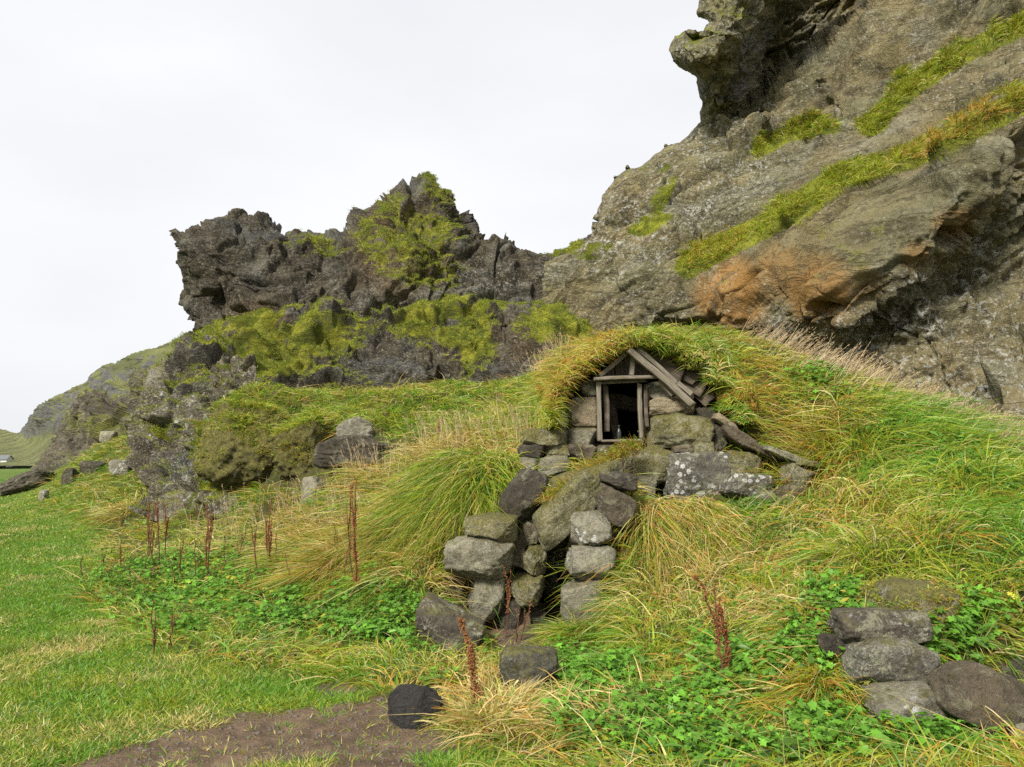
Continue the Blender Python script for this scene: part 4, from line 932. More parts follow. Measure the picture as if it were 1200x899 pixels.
def blades(p, d, bend, L, w, tint, seg=4, curl=1.0):
    """ribbons: base p, start direction d, bend vector, length, width"""
    n = len(p); s_ = np.linspace(0, 1, seg + 1)
    pos = p[:, None] + L[:, None, None] * (s_[None, :, None] * d[:, None] + (s_ ** (1 + curl))[None, :, None] * bend[:, None])
    t = unit(pos[:, 1:] - pos[:, :-1]); t = np.concatenate([t, t[:, -1:]], 1)
    rnd = unit(RNG.normal(size=(n, 3)) + 1e-3); view = unit(p - np.array([0, 0, 1.6])); axis = unit(rnd * 0.9 + view)
    side = unit(np.cross(t, axis[:, None])); ww = (w[:, None] * np.clip((1 - s_) * 1.6, 0, 1)[None] ** 0.7)[:, :, None] / 2
    A = pos[:, :-1] - side[:, :-1] * ww[:, :-1]; B = pos[:, :-1] + side[:, :-1] * ww[:, :-1]
    V = np.empty((n, 2 * seg + 1, 3)); V[:, 0:2 * seg:2] = A; V[:, 1:2 * seg:2] = B; V[:, -1] = pos[:, -1]
    o = (np.arange(n) * (2 * seg + 1))[:, None]
    F = np.concatenate([o + np.array([2 * k, 2 * k + 1, 2 * k + 3, 2 * k + 2]) for k in range(seg - 1)], 0) if seg > 1 else np.zeros((0, 4), int)
    F3 = o + np.array([2 * seg - 2, 2 * seg - 1, 2 * seg])
    C = np.repeat(tint[:, None], 2 * seg + 1, 1)
    return V.reshape(-1, 3), F, F3, C.reshape(-1, 3)
def blade_object(name, packs, mat, parent=None, origin=None):
    Vs, Fs, F3s, Cs = [], [], [], []; o = 0
    for V, F, F3, C in packs:
        Vs.append(V); Fs.append(F + o); F3s.append(F3 + o); Cs.append(C); o += len(V)
    V = np.concatenate(Vs)
    if origin is not None: V = V - np.asarray(origin)
    ob = mesh_from(name, V, np.concatenate(Fs), mat, parent, smooth=True, attrs={'tint': np.concatenate(Cs)}, F3=np.concatenate(F3s))
    if origin is not None: ob.location = origin
    return ob
PAL = np.array([(0.145, 0.305, 0.022), (0.060, 0.130, 0.016), (0.335, 0.375, 0.028), (0.62, 0.50, 0.20), (0.52, 0.28, 0.05), (0.22, 0.095, 0.03)])   # green, deep green, yellow-green, straw, ochre, russet
BG = np.array([.30, .11, .34, .13, .09, .03])
FIELD = [  # where in the photo each colour of grass grows: blobs, weights of the six colours
 ([(1040,440,170,36,-24)], [.12,.03,.50,.30,.05,0]),
 ([(930,425,80,40),(760,386,90,10),(870,400,40,16)], [.20,.04,.50,.10,.15,.01]),
 ([(665,450,32,48),(700,412,40,16,30)], [.05,.03,.42,.10,.36,.04]),
 ([(890,450,34,50),(940,500,50,34)], [.12,.06,.34,.12,.28,.08]),
 ([(960,560,40,40)], [.10,.04,.38,.14,.30,.04]),
 ([(1080,510,100,50,-25),(1130,570,100,50,-25),(1180,630,60,70)], [.52,.18,.27,.02,.01,0]),
 ([(840,595,90,22,-4),(770,605,40,30)], [.62,.22,.12,.03,.01,0]),
 ([(760,680,50,70),(840,680,70,60)], [.22,.06,.26,.28,.16,.02]),
 ([(930,680,70,44),(1020,620,90,34,-14)], [.22,.05,.34,.23,.14,.02]),
 ([(1050,665,110,30),(1160,690,60,60)], [.28,.12,.45,.07,.06,.02]),
 ([(800,800,90,34),(740,840,60,40)], [.24,.05,.25,.26,.18,.02]),
 ([(960,810,44,40)], [.16,.04,.34,.12,.30,.04]),
 ([(620,850,110,36),(560,810,40,40)], [.10,.02,.20,.48,.18,.02]),
 ([(560,560,70,40),(500,590,50,50)], [.25,.10,.42,.16,.07,0]),
 ([(500,650,50,50),(550,640,30,40)], [.12,.04,.30,.30,.22,.02]),
 ([(390,650,50,60),(350,620,50,40)], [.12,.03,.28,.34,.21,.02]),
 ([(450,480,200,26),(330,460,90,24),(560,450,80,20)], [.34,.10,.48,.06,.02,0]),
 ([(590,490,60,26)], [.24,.04,.50,.18,.04,0]),
 ([(560,530,90,24),(440,560,50,30)], [.08,.04,.28,.36,.18,.06]),
 ([(700,785,70,40),(600,888,170,22),(470,720,60,40),(640,770,30,30)], [.50,.18,.26,.05,.01,0]),
 ([(880,880,200,24)], [.40,.12,.34,.10,.04,0]),
 ([(240,630,110,30),(150,600,60,20)], [.24,.06,.38,.26,.06,0]),
 ([(700,540,60,30,-40)], [.05,.02,.40,.20,.31,.02]),
]
def tint_for(px, py, n_t, P, jitter=0.16, tuft=None):
    w = np.tile(BG, (n_t, 1))
    for bl, ww in FIELD:
        m = blob(px, py, bl)[:, None]; w = w * (1 - m) + m * np.array(ww)
    # patches a few hand-widths across lean to one colour
    for k in range(6):
        w[:, k] *= np.exp(1.5 * fbm(P * 1.7 + 13.0 * k, 2)) 
    w /= w.sum(1)[:, None]; return w
def pick(w):
    k = (w.cumsum(1) < RNG.random((len(w), 1))).sum(1); k = np.minimum(k, 5); c = PAL[k]
    m = RNG.random((len(w), 1)); c2 = PAL[np.minimum((w.cumsum(1) < RNG.random((len(w), 1))).sum(1), 5)]
    c = c * (1 - 0.3 * m) + c2 * 0.3 * m
    return c * RNG.uniform(0.72, 1.25, (len(w), 1)) * RNG.uniform(0.94, 1.06, (len(w), 3))
def tufts(ctr, nrm, per, L, comb, spread=0.06, droop=0.5, flare=0.55, combw=0.5, w0=0.0045, wd=0.00042, seg=4, tints=None, Lj=0.35):
    n = len(ctr); px, py = PX(ctr)
    w = tints if tints is not None else tint_for(px, py, n, ctr)
    w = w ** 1.25; w /= w.sum(1)[:, None]
    idx = np.repeat(np.arange(n), per); m = len(idx)
    ang = RNG.random(m) * 2 * math.pi; rad = np.stack([np.cos(ang), np.sin(ang), 0 * ang], 1); r = RNG.random(m)[:, None] ** 0.5
    up = unit(nrm * 0.35 + np.array([0, 0, 0.8])); sp = np.broadcast_to(np.asarray(spread, float), (n,))[idx][:, None]
    rr = rad - nrm[idx] * (rad * nrm[idx]).sum(1)[:, None]
    p = ctr[idx] + rr * r * sp - nrm[idx] * 0.015
    cb = comb[idx]; hj = RNG.normal(size=(m, 3)) * 0.14
    d = unit(up[idx] + rr * r * flare + cb * combw * 0.5 + hj)
    bend = (rr * r * 0.30 + cb * combw + hj) + np.array([0, 0, -1.0]) * droop * RNG.uniform(0.6, 1.3, (m, 1))
    LL = np.broadcast_to(L, (n,))[idx] * RNG.uniform(1 - Lj, 1 + Lj, m)
    ww = (w0 + wd * np.linalg.norm(p, axis=1)) * RNG.uniform(0.6, 1.35, m)
    return blades(p, d, bend, LL, ww, pick(w[idx]), seg)
grass_mat = mat_blade('grass_blade', 0.35)
leaf_mat = mat_blade('herb_leaf', 0.30)

GN = grid_normals(GV); GN = np.where(GN[..., 2:3] < 0, -GN, GN)
def veg_mask(c, px, py):
    """1 where rough grass grows"""
    l = lawn_mask(px, py) * (c[..., 1] > 2.0)
    m = 1 - np.clip(l, 0, 1)
    dirt = blob(px, py, [(612,745,40,26),(560,790,24,14),(480,835,70,30,20)])
    m = m * (1 - 0.85 * dirt)
    x, y = c[..., 0], c[..., 1]
    for x0, x1, y0, y1, zf in PITS: m = m * ~((x > x0 - .05) & (x < x1 + .05) & (y > y0 - .05) & (y < y1 + .05))
    m = m * ~((x > -0.50) & (x < 0.80) & (y > 6.35) & (y < 6.9))
    for bx0, by0, bx1, by1, by in BOXES:
        m = m * ~((px > bx0 + 3) & (px < bx1 - 3) & (py > by0 + 3) & (py < by1 - 2) & (y < by + .15))
    m = m * (1 - .97 * blob(px, py, [(200, 500, 52, 100), (285, 530, 48, 42), (420, 425, 240, 22), (200, 440, 60, 40), (440, 525, 40, 18)]))
    m = m * ~((py < 436) & (px < 620))
    return m
def dens(c, px, py):
    r = np.linalg.norm(c, axis=-1); v = (px > -500) & (px < 2300) & (py < 1500) & (c[..., 1] > 1.6) & (c[..., 1] < 40)
    io = np.where((px > -160) & (px < 1360) & (py < 1050), 1.0, .30) * (1 + 1.0 * blob(px, py, [(460, 470, 200, 34)]))
    return veg_mask(c, px, py) * v * io / (r ** 1.35)
smp = sampler(GV, GN, dens)
def comb_at(c, n):
    down = np.stack([n[:, 0], n[:, 1], np.full(len(n), -0.35)], 1) * np.array([.9, 1.2, 1])
    px, py = PX(c)
    wind = np.array([0.55, -0.15, -0.1]) * sstep(760, 900, px)[:, None] + np.array([-0.06, -0.15, 0]) * (1 - sstep(480, 600, px))[:, None]
    nz = np.stack([fbm(c * 0.9 + 5, 2), fbm(c * 0.9 + 50, 2), 0 * c[:, 0]], 1) * 0.9 + np.stack([fbm(c * 3 + 5, 2), fbm(c * 3 + 50, 2), 0 * c[:, 0]], 1) * 0.4
    return down + wind + nz
LEN = [([(560,590,110,80)], .28), ([(500,650,60,60)], .28), ([(930,450,150,60)], .22), ([(1000,440,240,24,-22)], .15), ([(1080,560,150,110)], .36), ([(800,680,130,80)], .30), ([(1000,650,100,40)], .30),
       ([(440,470,230,34),(570,440,90,20)], .13), ([(230,520,150,60)], .14), ([(330,600,60,14)], .12), ([(1080,770,150,100)], .11), ([(900,800,140,60)], .18), ([(1090,870,160,40)], .12), ([(280,690,190,60)], .20),
       ([(640,850,130,40)], .26), ([(700,545,60,30)], .22), ([(840,595,90,20)], .20), ([(240,640,80,24)], .20), ([(420,735,120,40)], .13), ([(620,745,90,36)], .09), ([(660,800,60,30)], .12), ([(600,890,160,22)], .07), ([(700,785,60,36)], .17), ([(400,640,130,50)], .24), ([(200,640,120,50)], .15), ([(760,388,120,12)], .22)]
def len_at(px, py):
    L = np.full(len(px), .26)
    for bl, v in LEN: m = blob(px, py, bl); L = L * (1 - m) + m * v
    return L
packs = []
c, n = smp(43000); px, py = PX(c); L = len_at(px, py)
packs.append(tufts(c, n, 7, L * 1.0, comb_at(c, n), spread=0.05 + L * 0.12, droop=0.55))
c, n = smp(11000); px, py = PX(c); L = len_at(px, py)
packs.append(tufts(c, n, 7, L * 1.45, comb_at(c, n), spread=0.03 + L * 0.08, droop=0.65, flare=0.8))
# matted dead thatch and broad coarse blades among it
c, n = smp(7000); rd = RNG.normal(size=(len(c), 3)) * np.array([1, 1, .25])
tn_ = np.tile(np.array([0, 0, .12, .50, .22, .16]), (len(c), 1))
packs.append(tufts(c, n, 4, np.full(len(c), .20) * RNG.uniform(.5, 1.4, len(c)), rd, spread=.08, droop=.5, flare=1.6, combw=.9, tints=tn_, w0=.003, wd=.00035, seg=3))
c, n = smp(5000); px, py = PX(c)
packs.append(tufts(c, n, 4, len_at(px, py) * .95, comb_at(c, n) * .5, spread=.04, droop=.45, flare=.9, w0=.008, wd=.0008))
lg = blade_object('long_grass', packs, grass_mat); tag(lg, kind='stuff')

# mown lawn
def dens_l(c, px, py):
    r = np.linalg.norm(c, axis=-1); v = ((px > -1100) & (px < 900) & (py < 1500) & (c[..., 1] > 1.8) & (c[..., 1] < 24)) * np.where((px > -120) & (py < 1000), 1.0, .35)
    dirt = blob(px, py, _pf)
    dn = fbm(c * 5, 4, .7) * 0.6
    return np.clip(lawn_mask(px, py) * 1.4, 0, 1) * v * (1 - sstep(0.30, 0.50, dirt + dn) * 0.97) / (r ** 1.7)
sml = sampler(GV, GN, dens_l)
c, n = sml(78000); px, py = PX(c)
wl_ = np.tile(np.array([.46, .13, .27, .12, .02, 0]), (len(c), 1))
g = blob(px, py, [(40, 680, 90, 60)])[:, None]; wl_ = wl_ * (1 - .6 * g) + .6 * g * np.array([.8, .12, .06, .02, 0, 0])
nn = fbm(c * 1.3 + 40, 3)
wl_[:, 3] *= np.exp(2.6 * nn); wl_[:, 2] *= np.exp(1.5 * fbm(c * 2.2, 2)); wl_[:, 0] *= np.exp(-1.0 * nn); wl_ /= wl_.sum(1)[:, None]
packs = [tufts(c, n, 5, 0.045 + 0.02 * RNG.random(len(c)) + 0.05 * sstep(0.5, 1.0, fbm(c * 1.2 + 9, 3)), np.zeros((len(c), 3)), spread=0.04, droop=0.25, flare=0.9, combw=0, w0=0.003, wd=0.00045, seg=2, tints=wl_)]
lw = blade_object('lawn_grass', packs, grass_mat); tag(lw, kind='stuff')

# turf on the hut's roof, hanging over the lip
RPn = grid_normals(RP)
def dens_r(c, px, py):
    up = np.ones(c.shape[:-1]); k = np.arange(c.shape[0])[:, None]; return (k >= 9) * np.where(k < 25, 2.2, 1.0) * up * (c[..., 1] < 10.2)
sr = sampler(RP, RPn, dens_r)
c, n = sr(6500); out = n * np.array([1, .4, 1]); px, py = PX(c)
pk = tufts(c, unit(n + np.array([0, 0, .3])), 8, np.full(len(c), .15) + 0.05 * RNG.random(len(c)), n * np.array([.5, 1, 0]) + np.array([0, -.2, 0]), spread=0.05, droop=0.75, flare=0.5)
ob = blade_object('roof_grass', [pk], grass_mat, roof, None); ob.matrix_basis = inv_of(roof); tag(ob, kind='stuff')

# grass and moss on the rock ledges
def ledge_dens(Z, thr, up_lo, N, lim=None):
    def f(c, px, py):
        z = (Z[:-1, :-1, 0] + Z[1:, 1:, 0]) / 2; up = (N[:-1, :-1, 2] + N[1:, 1:, 2]) / 2
        v = (px > -100) & (px < 1300) & (py > -80)
        d = sstep(thr, thr + .25, z) * sstep(up_lo, up_lo + .35, up) * v
        return d * (lim(px, py) if lim else 1)
    return f
def strips(px, py, s=1.0):
    m = 0 * px
    for L, w in ((L_GRASS1, 13), (L_GRASS2, 11), (L_GRASS3, 9)):
        r, sd, al = polydist(px, py, L); q = px * 0.05
        m = np.maximum(m, 1 - sstep(w * 0.1 * s, w * 0.9 * s, r + 15 * fbm(np.stack([px * .03, py * .03, 0 * px], -1), 4) + 3 * sd))
    return m
sc_ = sampler(cP, cN, lambda c, px, py: strips(px, py) * ((px > 700) & (px < 1330) & (py > -60)))
c, n = sc_(8000); px, py = PX(c)
tw = np.tile(np.array([.12, .04, .64, .12, .07, .01]), (len(c), 1)); r1 = polydist(px, py, L_GRASS1)[0]
o_ = (blob(px, py, [(1130, 165, 90, 50, 30)]) * (r1 < 30))[:, None]; tw = tw * (1 - .75 * o_) + .75 * o_ * np.array([.03, .02, .25, .18, .45, .07])
o_ = (blob(px, py, [(840, 300, 50, 40)]))[:, None] * .5; tw = tw * (1 - o_) + o_ * np.array([.05, .05, .45, .08, .33, .04])
pk1 = tufts(c, unit(n + np.array([0, -.2, .6])), 8, np.full(len(c), .17) * RNG.uniform(.6, 1.5, len(c)), np.array([[.1, -.5, -.2]]) * np.ones((len(c), 1)), spread=.09, droop=.5, tints=tw, w0=.004, wd=.0005)
ob = blade_object('ledge_grass', [pk1], grass_mat); tag(ob, kind='stuff')
packs = []
for (P__, N__, Z__, cnt, ln, thr, uplo, tnt) in (
        (eP, eN, eZ, 14000, .065, .55, .10, [.16, .12, .68, .00, .04, .00]), (dP, dN, dZ, 7000, .065, .42, .1, [.14, .16, .64, .00, .06, .00]),
        (cP, cN, cZ, 3500, .08, .45, .1, [.12, .16, .62, .02, .08, .00]), (fP, fN, fZ, 2200, .08, .45, .15, [.14, .20, .60, .00, .06, .00])):
    sm = sampler(P__, N__, ledge_dens(Z__, thr, uplo, N__)); c, n = sm(int(cnt * 2.1))
    tn = np.tile(np.array(tnt), (len(c), 1)); tn[:, 0] *= np.exp(fbm(c * .8, 2)); tn[:, 1] *= np.exp(1.2 * fbm(c * .9 + 7, 2)); tn /= tn.sum(1)[:, None]
    pk_ = tufts(c, unit(n + np.array([0, 0, .5])), 13, np.full(len(c), ln * .55) * RNG.uniform(.6, 1.3, len(c)), n * .2, spread=.12, droop=.3, flare=.8, tints=tn, w0=.002, wd=.00034, seg=2)
    packs.append(pk_[:3] + (pk_[3] * .78,))
ob = blade_object('rock_moss', packs, grass_mat); tag(ob, kind='stuff')

# far crag and knoll
# broad-leaved herbs
_lt = np.array([(0, 0, 0), (.12, .16, .03), (.05, .42, .06), (.34, .40, .03), (.30, .62, .02), (.52, .72, -.02), (.22, .80, .03), (0, 1.02, -.04), (-.22, .80, .03), (-.52, .72, -.02), (-.30, .62, .02), (-.34, .40, .03), (-.05, .42, .06), (-.12, .16, .03), (0, .5, -.03)])
_lf = np.array([[14, k, k + 1] for k in range(0, 13)] + [[14, 13, 0]])
def leaves(ctr, nrm, per, size, height, tints):
    n = len(ctr); idx = np.repeat(np.arange(n), per); m = len(idx)
    a = RNG.random(m) * 2 * math.pi; rad = np.stack([np.cos(a), np.sin(a), 0 * a], 1)
    h = height[idx] * RNG.uniform(.3, 1.1, m); sz = size[idx] * RNG.uniform(.4, 1.45, m)
    p = ctr[idx] + rad * (sz * RNG.uniform(.2, 1.3, m))[:, None] + np.array([0, 0, 1]) * h[:, None]
    tilt = RNG.uniform(-.5, .45, m)[:, None]; ydir = unit(rad * 1.0 + np.array([0, 0, 1]) * tilt + RNG.normal(size=(m, 3)) * .15)
    zdir = unit(np.array([0, 0, 1.]) + nrm[idx] * .4 + np.array([0, -.35, 0]) + RNG.normal(size=(m, 3)) * .3); zdir = unit(zdir - ydir * (zdir * ydir).sum(1)[:, None]); xdir = np.cross(ydir, zdir)
    V = p[:, None] + sz[:, None, None] * (_lt[None, :, 0:1] * xdir[:, None] + _lt[None, :, 1:2] * ydir[:, None] + (_lt[None, :, 2:3] - 0.18 * _lt[None, :, 1:2] ** 2) * zdir[:, None])
    F3 = (np.arange(m) * 15)[:, None, None] + _lf[None]
    C = np.repeat((tints[idx] * RNG.uniform(.7, 1.3, (m, 1)))[:, None], 15, 1)
    # leaf stalks
    st = blades(ctr[idx], unit(p - ctr[idx] + 1e-4), np.zeros((m, 3)), np.linalg.norm(p - ctr[idx], axis=1), np.full(m, .004), tints[idx] * .9, 1)
    return (V.reshape(-1, 3), np.zeros((0, 4), int), F3.reshape(-1, 3), C.reshape(-1, 3)), st
HERB = [(260, 700, 150, 50, 0, .5), (430, 720, 60, 50, 20, .6), (330, 680, 60, 30, 0, .6), (900, 790, 90, 60, 0, .9), (1090, 872, 140, 34, 0, 1.0), (870, 860, 150, 50, 0, 1.0), (700, 780, 50, 40, 0, .6), (520, 770, 50, 34, 0, .5), (985, 725, 26, 34, 0, 1), (1110, 745, 34, 40, 0, .6), (1160, 720, 40, 40, 0, .3), (960, 690, 40, 20, 0, .3), (960, 450, 50, 20, 0, .25), (1090, 520, 70, 30, -20, .3), (700, 850, 60, 30, 0, .4)]
def dens_h(c, px, py):
    r = np.linalg.norm(c, axis=-1); v = (c[..., 1] > 2.4) & (c[..., 1] < 14) & (px > -100) & (px < 1330)
    return v * blob(px, py, HERB) * sstep(-.35, .25, fbm(c * 2.2, 3)) / r ** 1.2 * veg_mask(c, px, py)
sh = sampler(GV, GN, dens_h)
_lt0, _lf0 = _lt, _lf
_lt = np.array([(0, 0, 0), (.06, .12, .03), (.13, .3, .04), (.17, .5, .05), (.15, .7, .03), (.08, .88, 0), (.03, .96, -.02), (0, 1.05, -.05), (-.03, .96, -.02), (-.08, .88, 0), (-.15, .7, .03), (-.17, .5, .05), (-.13, .3, .04), (-.06, .12, .03), (0, .5, -.03)])
c, n = sh(1500); t_ = np.array([[.11, .24, .03]]) * RNG.uniform(.6, 1.4, (len(c), 1)) * np.where(RNG.random((len(c), 1)) < .2, np.array([[2.2, .9, .8]]), 1.0)
broad = leaves(c, n, 5,   .050 + .035 * RNG.random(len(c)), .05 + .06 * RNG.random(len(c)), t_)
_lt = _lt0
c, n = sh(3000); px, py = PX(c)
near = sstep(4, 9, np.linalg.norm(c, axis=1))
t_ = np.where(RNG.random((len(c), 1)) < .03, np.array([[.38, .38, .04]]), np.array([[.125, .295, .025]])) * RNG.uniform(.6, 1.3, (len(c), 1)) * np.where(px < 480, .95, 1.0)[:, None]
a_, b_ = leaves(c, n, 8, .036 + .012 * near + .012 * RNG.random(len(c)), .06 + .10 * RNG.random(len(c)), t_)
ob = blade_object('leafy_herbs', [a_, b_, broad[0], broad[1]], leaf_mat); tag(ob, kind='stuff')

# nodding seed heads along the crest of the mound and dead stalks
def seedstalks(c, n, L, lean, tint):
    m = len(c); d = unit(np.array([0, 0, 1.]) + lean + RNG.normal(size=(m, 3)) * .16); bend = lean * .5 + RNG.normal(size=(m, 3)) * .12 + np.array([0, 0, -.12])
    LL = L * RNG.uniform(.6, 1.25, m); st = blades(c, d, bend, LL, (.0022 + .00028 * np.linalg.norm(c, axis=1)), tint, 4)
    k = 9; idx = np.repeat(np.arange(m), k); s_ = RNG.uniform(.72, 1.0, m * k)[:, None]
    p = c[idx] + LL[idx][:, None] * (s_ * d[idx] + s_ ** 2 * bend[idx]); dd = unit(d[idx] + bend[idx] + RNG.normal(size=(m * k, 3)) * .45)
    hd = blades(p, dd, np.zeros((m * k, 3)), .03 * RNG.uniform(.5, 1.3, m * k), np.full(m * k, .0055), tint[idx], 1)
    return [st, hd]
sq = sampler(GV, GN, lambda c, px, py: veg_mask(c, px, py) * blob(px, py, [(960, 432, 110, 20, -24), (1080, 482, 110, 20, -24), (1170, 525, 50, 20, -30), (560, 520, 90, 18, 0, .5), (440, 560, 60, 26, 0, .6), (390, 620, 60, 40, 0, .4), (640, 430, 60, 14, 0, .5), (920, 640, 90, 50, 0, .12), (800, 650, 90, 50, 0, .12), (300, 620, 80, 30, 0, .3)]) * (c[..., 1] > 3) * (c[..., 1] < 16))
c, n = sq(3400); px, py = PX(c)
lean = np.where((px > 760)[:, None], np.array([[.55, 0, 0]]), np.array([[-.1, 0, 0]]))
tt_ = np.where(RNG.random((len(c), 1)) < .3, np.array([[.46, .32, .18]]), np.array([[.55, .43, .25]])) * RNG.uniform(.7, 1.15, (len(c), 1))
ob = blade_object('seeding_grass', seedstalks(c, n, np.where(px > 760, .34, .42), lean, tt_), grass_mat); tag(ob, kind='stuff')

# ------------------------------------------------------------------ tussocks one can point to
def tussock(px, py, R, L, nb, cols, label, droop=.7, lean=(0, 0, 0), off=0.0, Y=None, height=0.0, group=None, flat=1.0, flare=.9):
    base = ground_hit(px, py) if Y is None else W(px, py, Y)
    a = RNG.random(nb) * 2 * math.pi; q = RNG.random(nb) ** .5; rad = np.stack([np.cos(a), np.sin(a), 0 * a], 1)
    x, y = base[0] + rad[:, 0] * q * R, base[1] + rad[:, 1] * q * R * flat
    z = ground_z(x, y) if Y is None else np.full(nb, base[2]); z = np.maximum(z, base[2] - R)
    p = np.stack([x, y, z + height * (1 - q ** 2)], 1); ln = np.array(lean)
    ci = (np.floor(a * 7) * 5 + np.floor(q * 5)).astype(int); cl = np.random.default_rng(int(px)).normal(size=(ci.max() + 1, 3))[ci] * np.array([.26, .2, .1])
    d = unit(np.array([0, 0, 1.]) * .8 + cl + rad * q[:, None] * flare + ln * .5 + RNG.normal(size=(nb, 3)) * .12)
    bend = cl * .8 + rad * q[:, None] * .5 * flare + ln + np.array([0, 0, -1]) * droop * RNG.uniform(.6, 1.3, (nb, 1)) + RNG.normal(size=(nb, 3)) * .17
    w = np.tile(np.array(cols, float), (nb, 1)); w *= np.exp(1.2 * fbm(np.stack([a * 1.5, q * 2, a * 0 + base[0]], 1), 2))[:, None] ** np.array([1, .5, 0, -1, -.5, 0]); w /= w.sum(1)[:, None]
    pk = blades(p, d, bend, L * RNG.uniform(.6, 1.3, nb), (.0045 + .0004 * base[1]) * RNG.uniform(.6, 1.3, nb), pick(w), 6)
    o = blade_object('grass_tussock', [pk], grass_mat, None, base); tag(o, label, 'grass tussock', group); return o
tussock(545, 572, .58, .42, 5200, [.26, .12, .40, .16, .06, 0], 'great drooping grass tussock on the bank left of the doorway stones', lean=(-.15, -.45, -.3), height=.14, flare=.6, droop=.9)
tussock(478, 610, .40, .36, 2600, [.16, .08, .34, .26, .16, 0], 'straw-streaked tussock hanging over the left foot of the great drooping tussock', lean=(-.1, -.5, 0), height=.08, flare=.5, droop=.9)
tussock(400, 650, .30, .30, 2000, [.10, .06, .30, .28, .24, .02], 'brownish dry tussock beside the tall red-brown dock stalk', lean=(-.3, -.3, 0), height=.06)
tussock(352, 648, .26, .26, 1400, [.14, .08, .30, .32, .16, 0], 'pale dry tussock with a dark hollow, left of the brownish tussock', lean=(-.3, -.2, 0), height=.05)
tussock(155, 598, .5, .34, 700, [.10, .05, .35, .38, .12, 0], 'small fawn tussock on the meadow at the foot of the lichened spur', lean=(0, 0, 0), height=.05)
tussock(956, 545, .26, .38, 1800, [.14, .04, .42, .14, .26, 0], 'golden overhanging tussock right of the last wall stones', lean=(-.1, -.4, 0), height=.10)
tussock(800, 628, .42, .40, 3000, [.12, .04, .22, .42, .20, 0], 'straw-coloured tussock combed down the bank right of the white-spotted jamb stones', lean=(.12, -.6, -.5), height=.05, flare=.25, droop=.9)
tussock(690, 752, .22, .22, 1400, [.40, .08, .44, .07, .01, 0], 'soft bright green tussock at the right side of the doorway floor', lean=(-.2, -.2, 0), height=.08)
tussock(955, 815, .12, .20, 800, [.14, .06, .40, .10, .28, .02], 'arching ochre tussock left of the lower right stone pile', lean=(-.25, -.3, 0), height=.06)
tussock(582, 842, .17, .23, 900, [.05, .02, .14, .60, .17, .02], 'tangle of dead straw around the brown dock stalk, right of the black rock', droop=.35, lean=(.1, -.1, -.1))
tussock(610, 700, .08, .2, 10, [.1, .02, .1, .6, .18, 0], 'few thin dead stalks standing in front of the dark doorway', droop=.1) if False else None
# sods on the roof stone of the passage
b0 = W(690, 552, 6.95)
nb = 2600; tq = RNG.random(nb); p0, p1 = W(648, 590, 6.75), W(745, 522, 7.75)
p = p0 * (1 - tq[:, None]) + p1 * tq[:, None] + RNG.normal(size=(nb, 3)) * np.array([.05, .09, .02])
d = unit(np.array([-.25, -.35, .7]) + RNG.normal(size=(nb, 3)) * .22); bend = np.array([-.2, -.45, -.55]) * RNG.uniform(.6, 1.3, (nb, 1)) + RNG.normal(size=(nb, 3)) * .1
w = np.tile(np.array([.06, .02, .42, .22, .26, .02]), (nb, 1))
o = blade_object('grass_tussock', [blades(p, d, bend, .16 * RNG.uniform(.6, 1.3, nb), .0065 * RNG.uniform(.6, 1.3, nb), pick(w), 5)], grass_mat, None, b0)
tag(o, 'golden strip of grass growing on the slanting lintel stone below the hut window', 'grass tussock')

# ------------------------------------------------------------------ dock stalks
def mat_plain(name, c, rough=.8):
    s = NT(name); tc = s.n('ShaderNodeTexCoord'); n1 = s.noise(tc.outputs['Object'], 30, 4, .6)
    return s.finish(s.mix(n1, tuple(x * .6 for x in c), tuple(min(1, x * 1.4) for x in c)), rough, None, .15)
stem_m = mat_plain('dock_stem', (.10, .055, .035)); seed_red = mat_plain('dock_seed_red', (.24, .085, .035)); seed_brown = mat_plain('dock_seed_brown', (.24, .11, .04))
def tube(pts, r0, r1, n=5):
    pts = np.array(pts); m = len(pts); t = unit(np.gradient(pts, axis=0)); a = unit(np.cross(t, [0.3, 1, .1])); b = np.cross(t, a); V = []
    for i in range(m):
        r = r0 + (r1 - r0) * i / (m - 1)
        for k in range(n): V.append(pts[i] + r * (a[i] * math.cos(2 * math.pi * k / n) + b[i] * math.sin(2 * math.pi * k / n)))
    return np.array(V), np.array([[i * n + k, i * n + (k + 1) % n, (i + 1) * n + (k + 1) % n, (i + 1) * n + k] for i in range(m - 1) for k in range(n)])
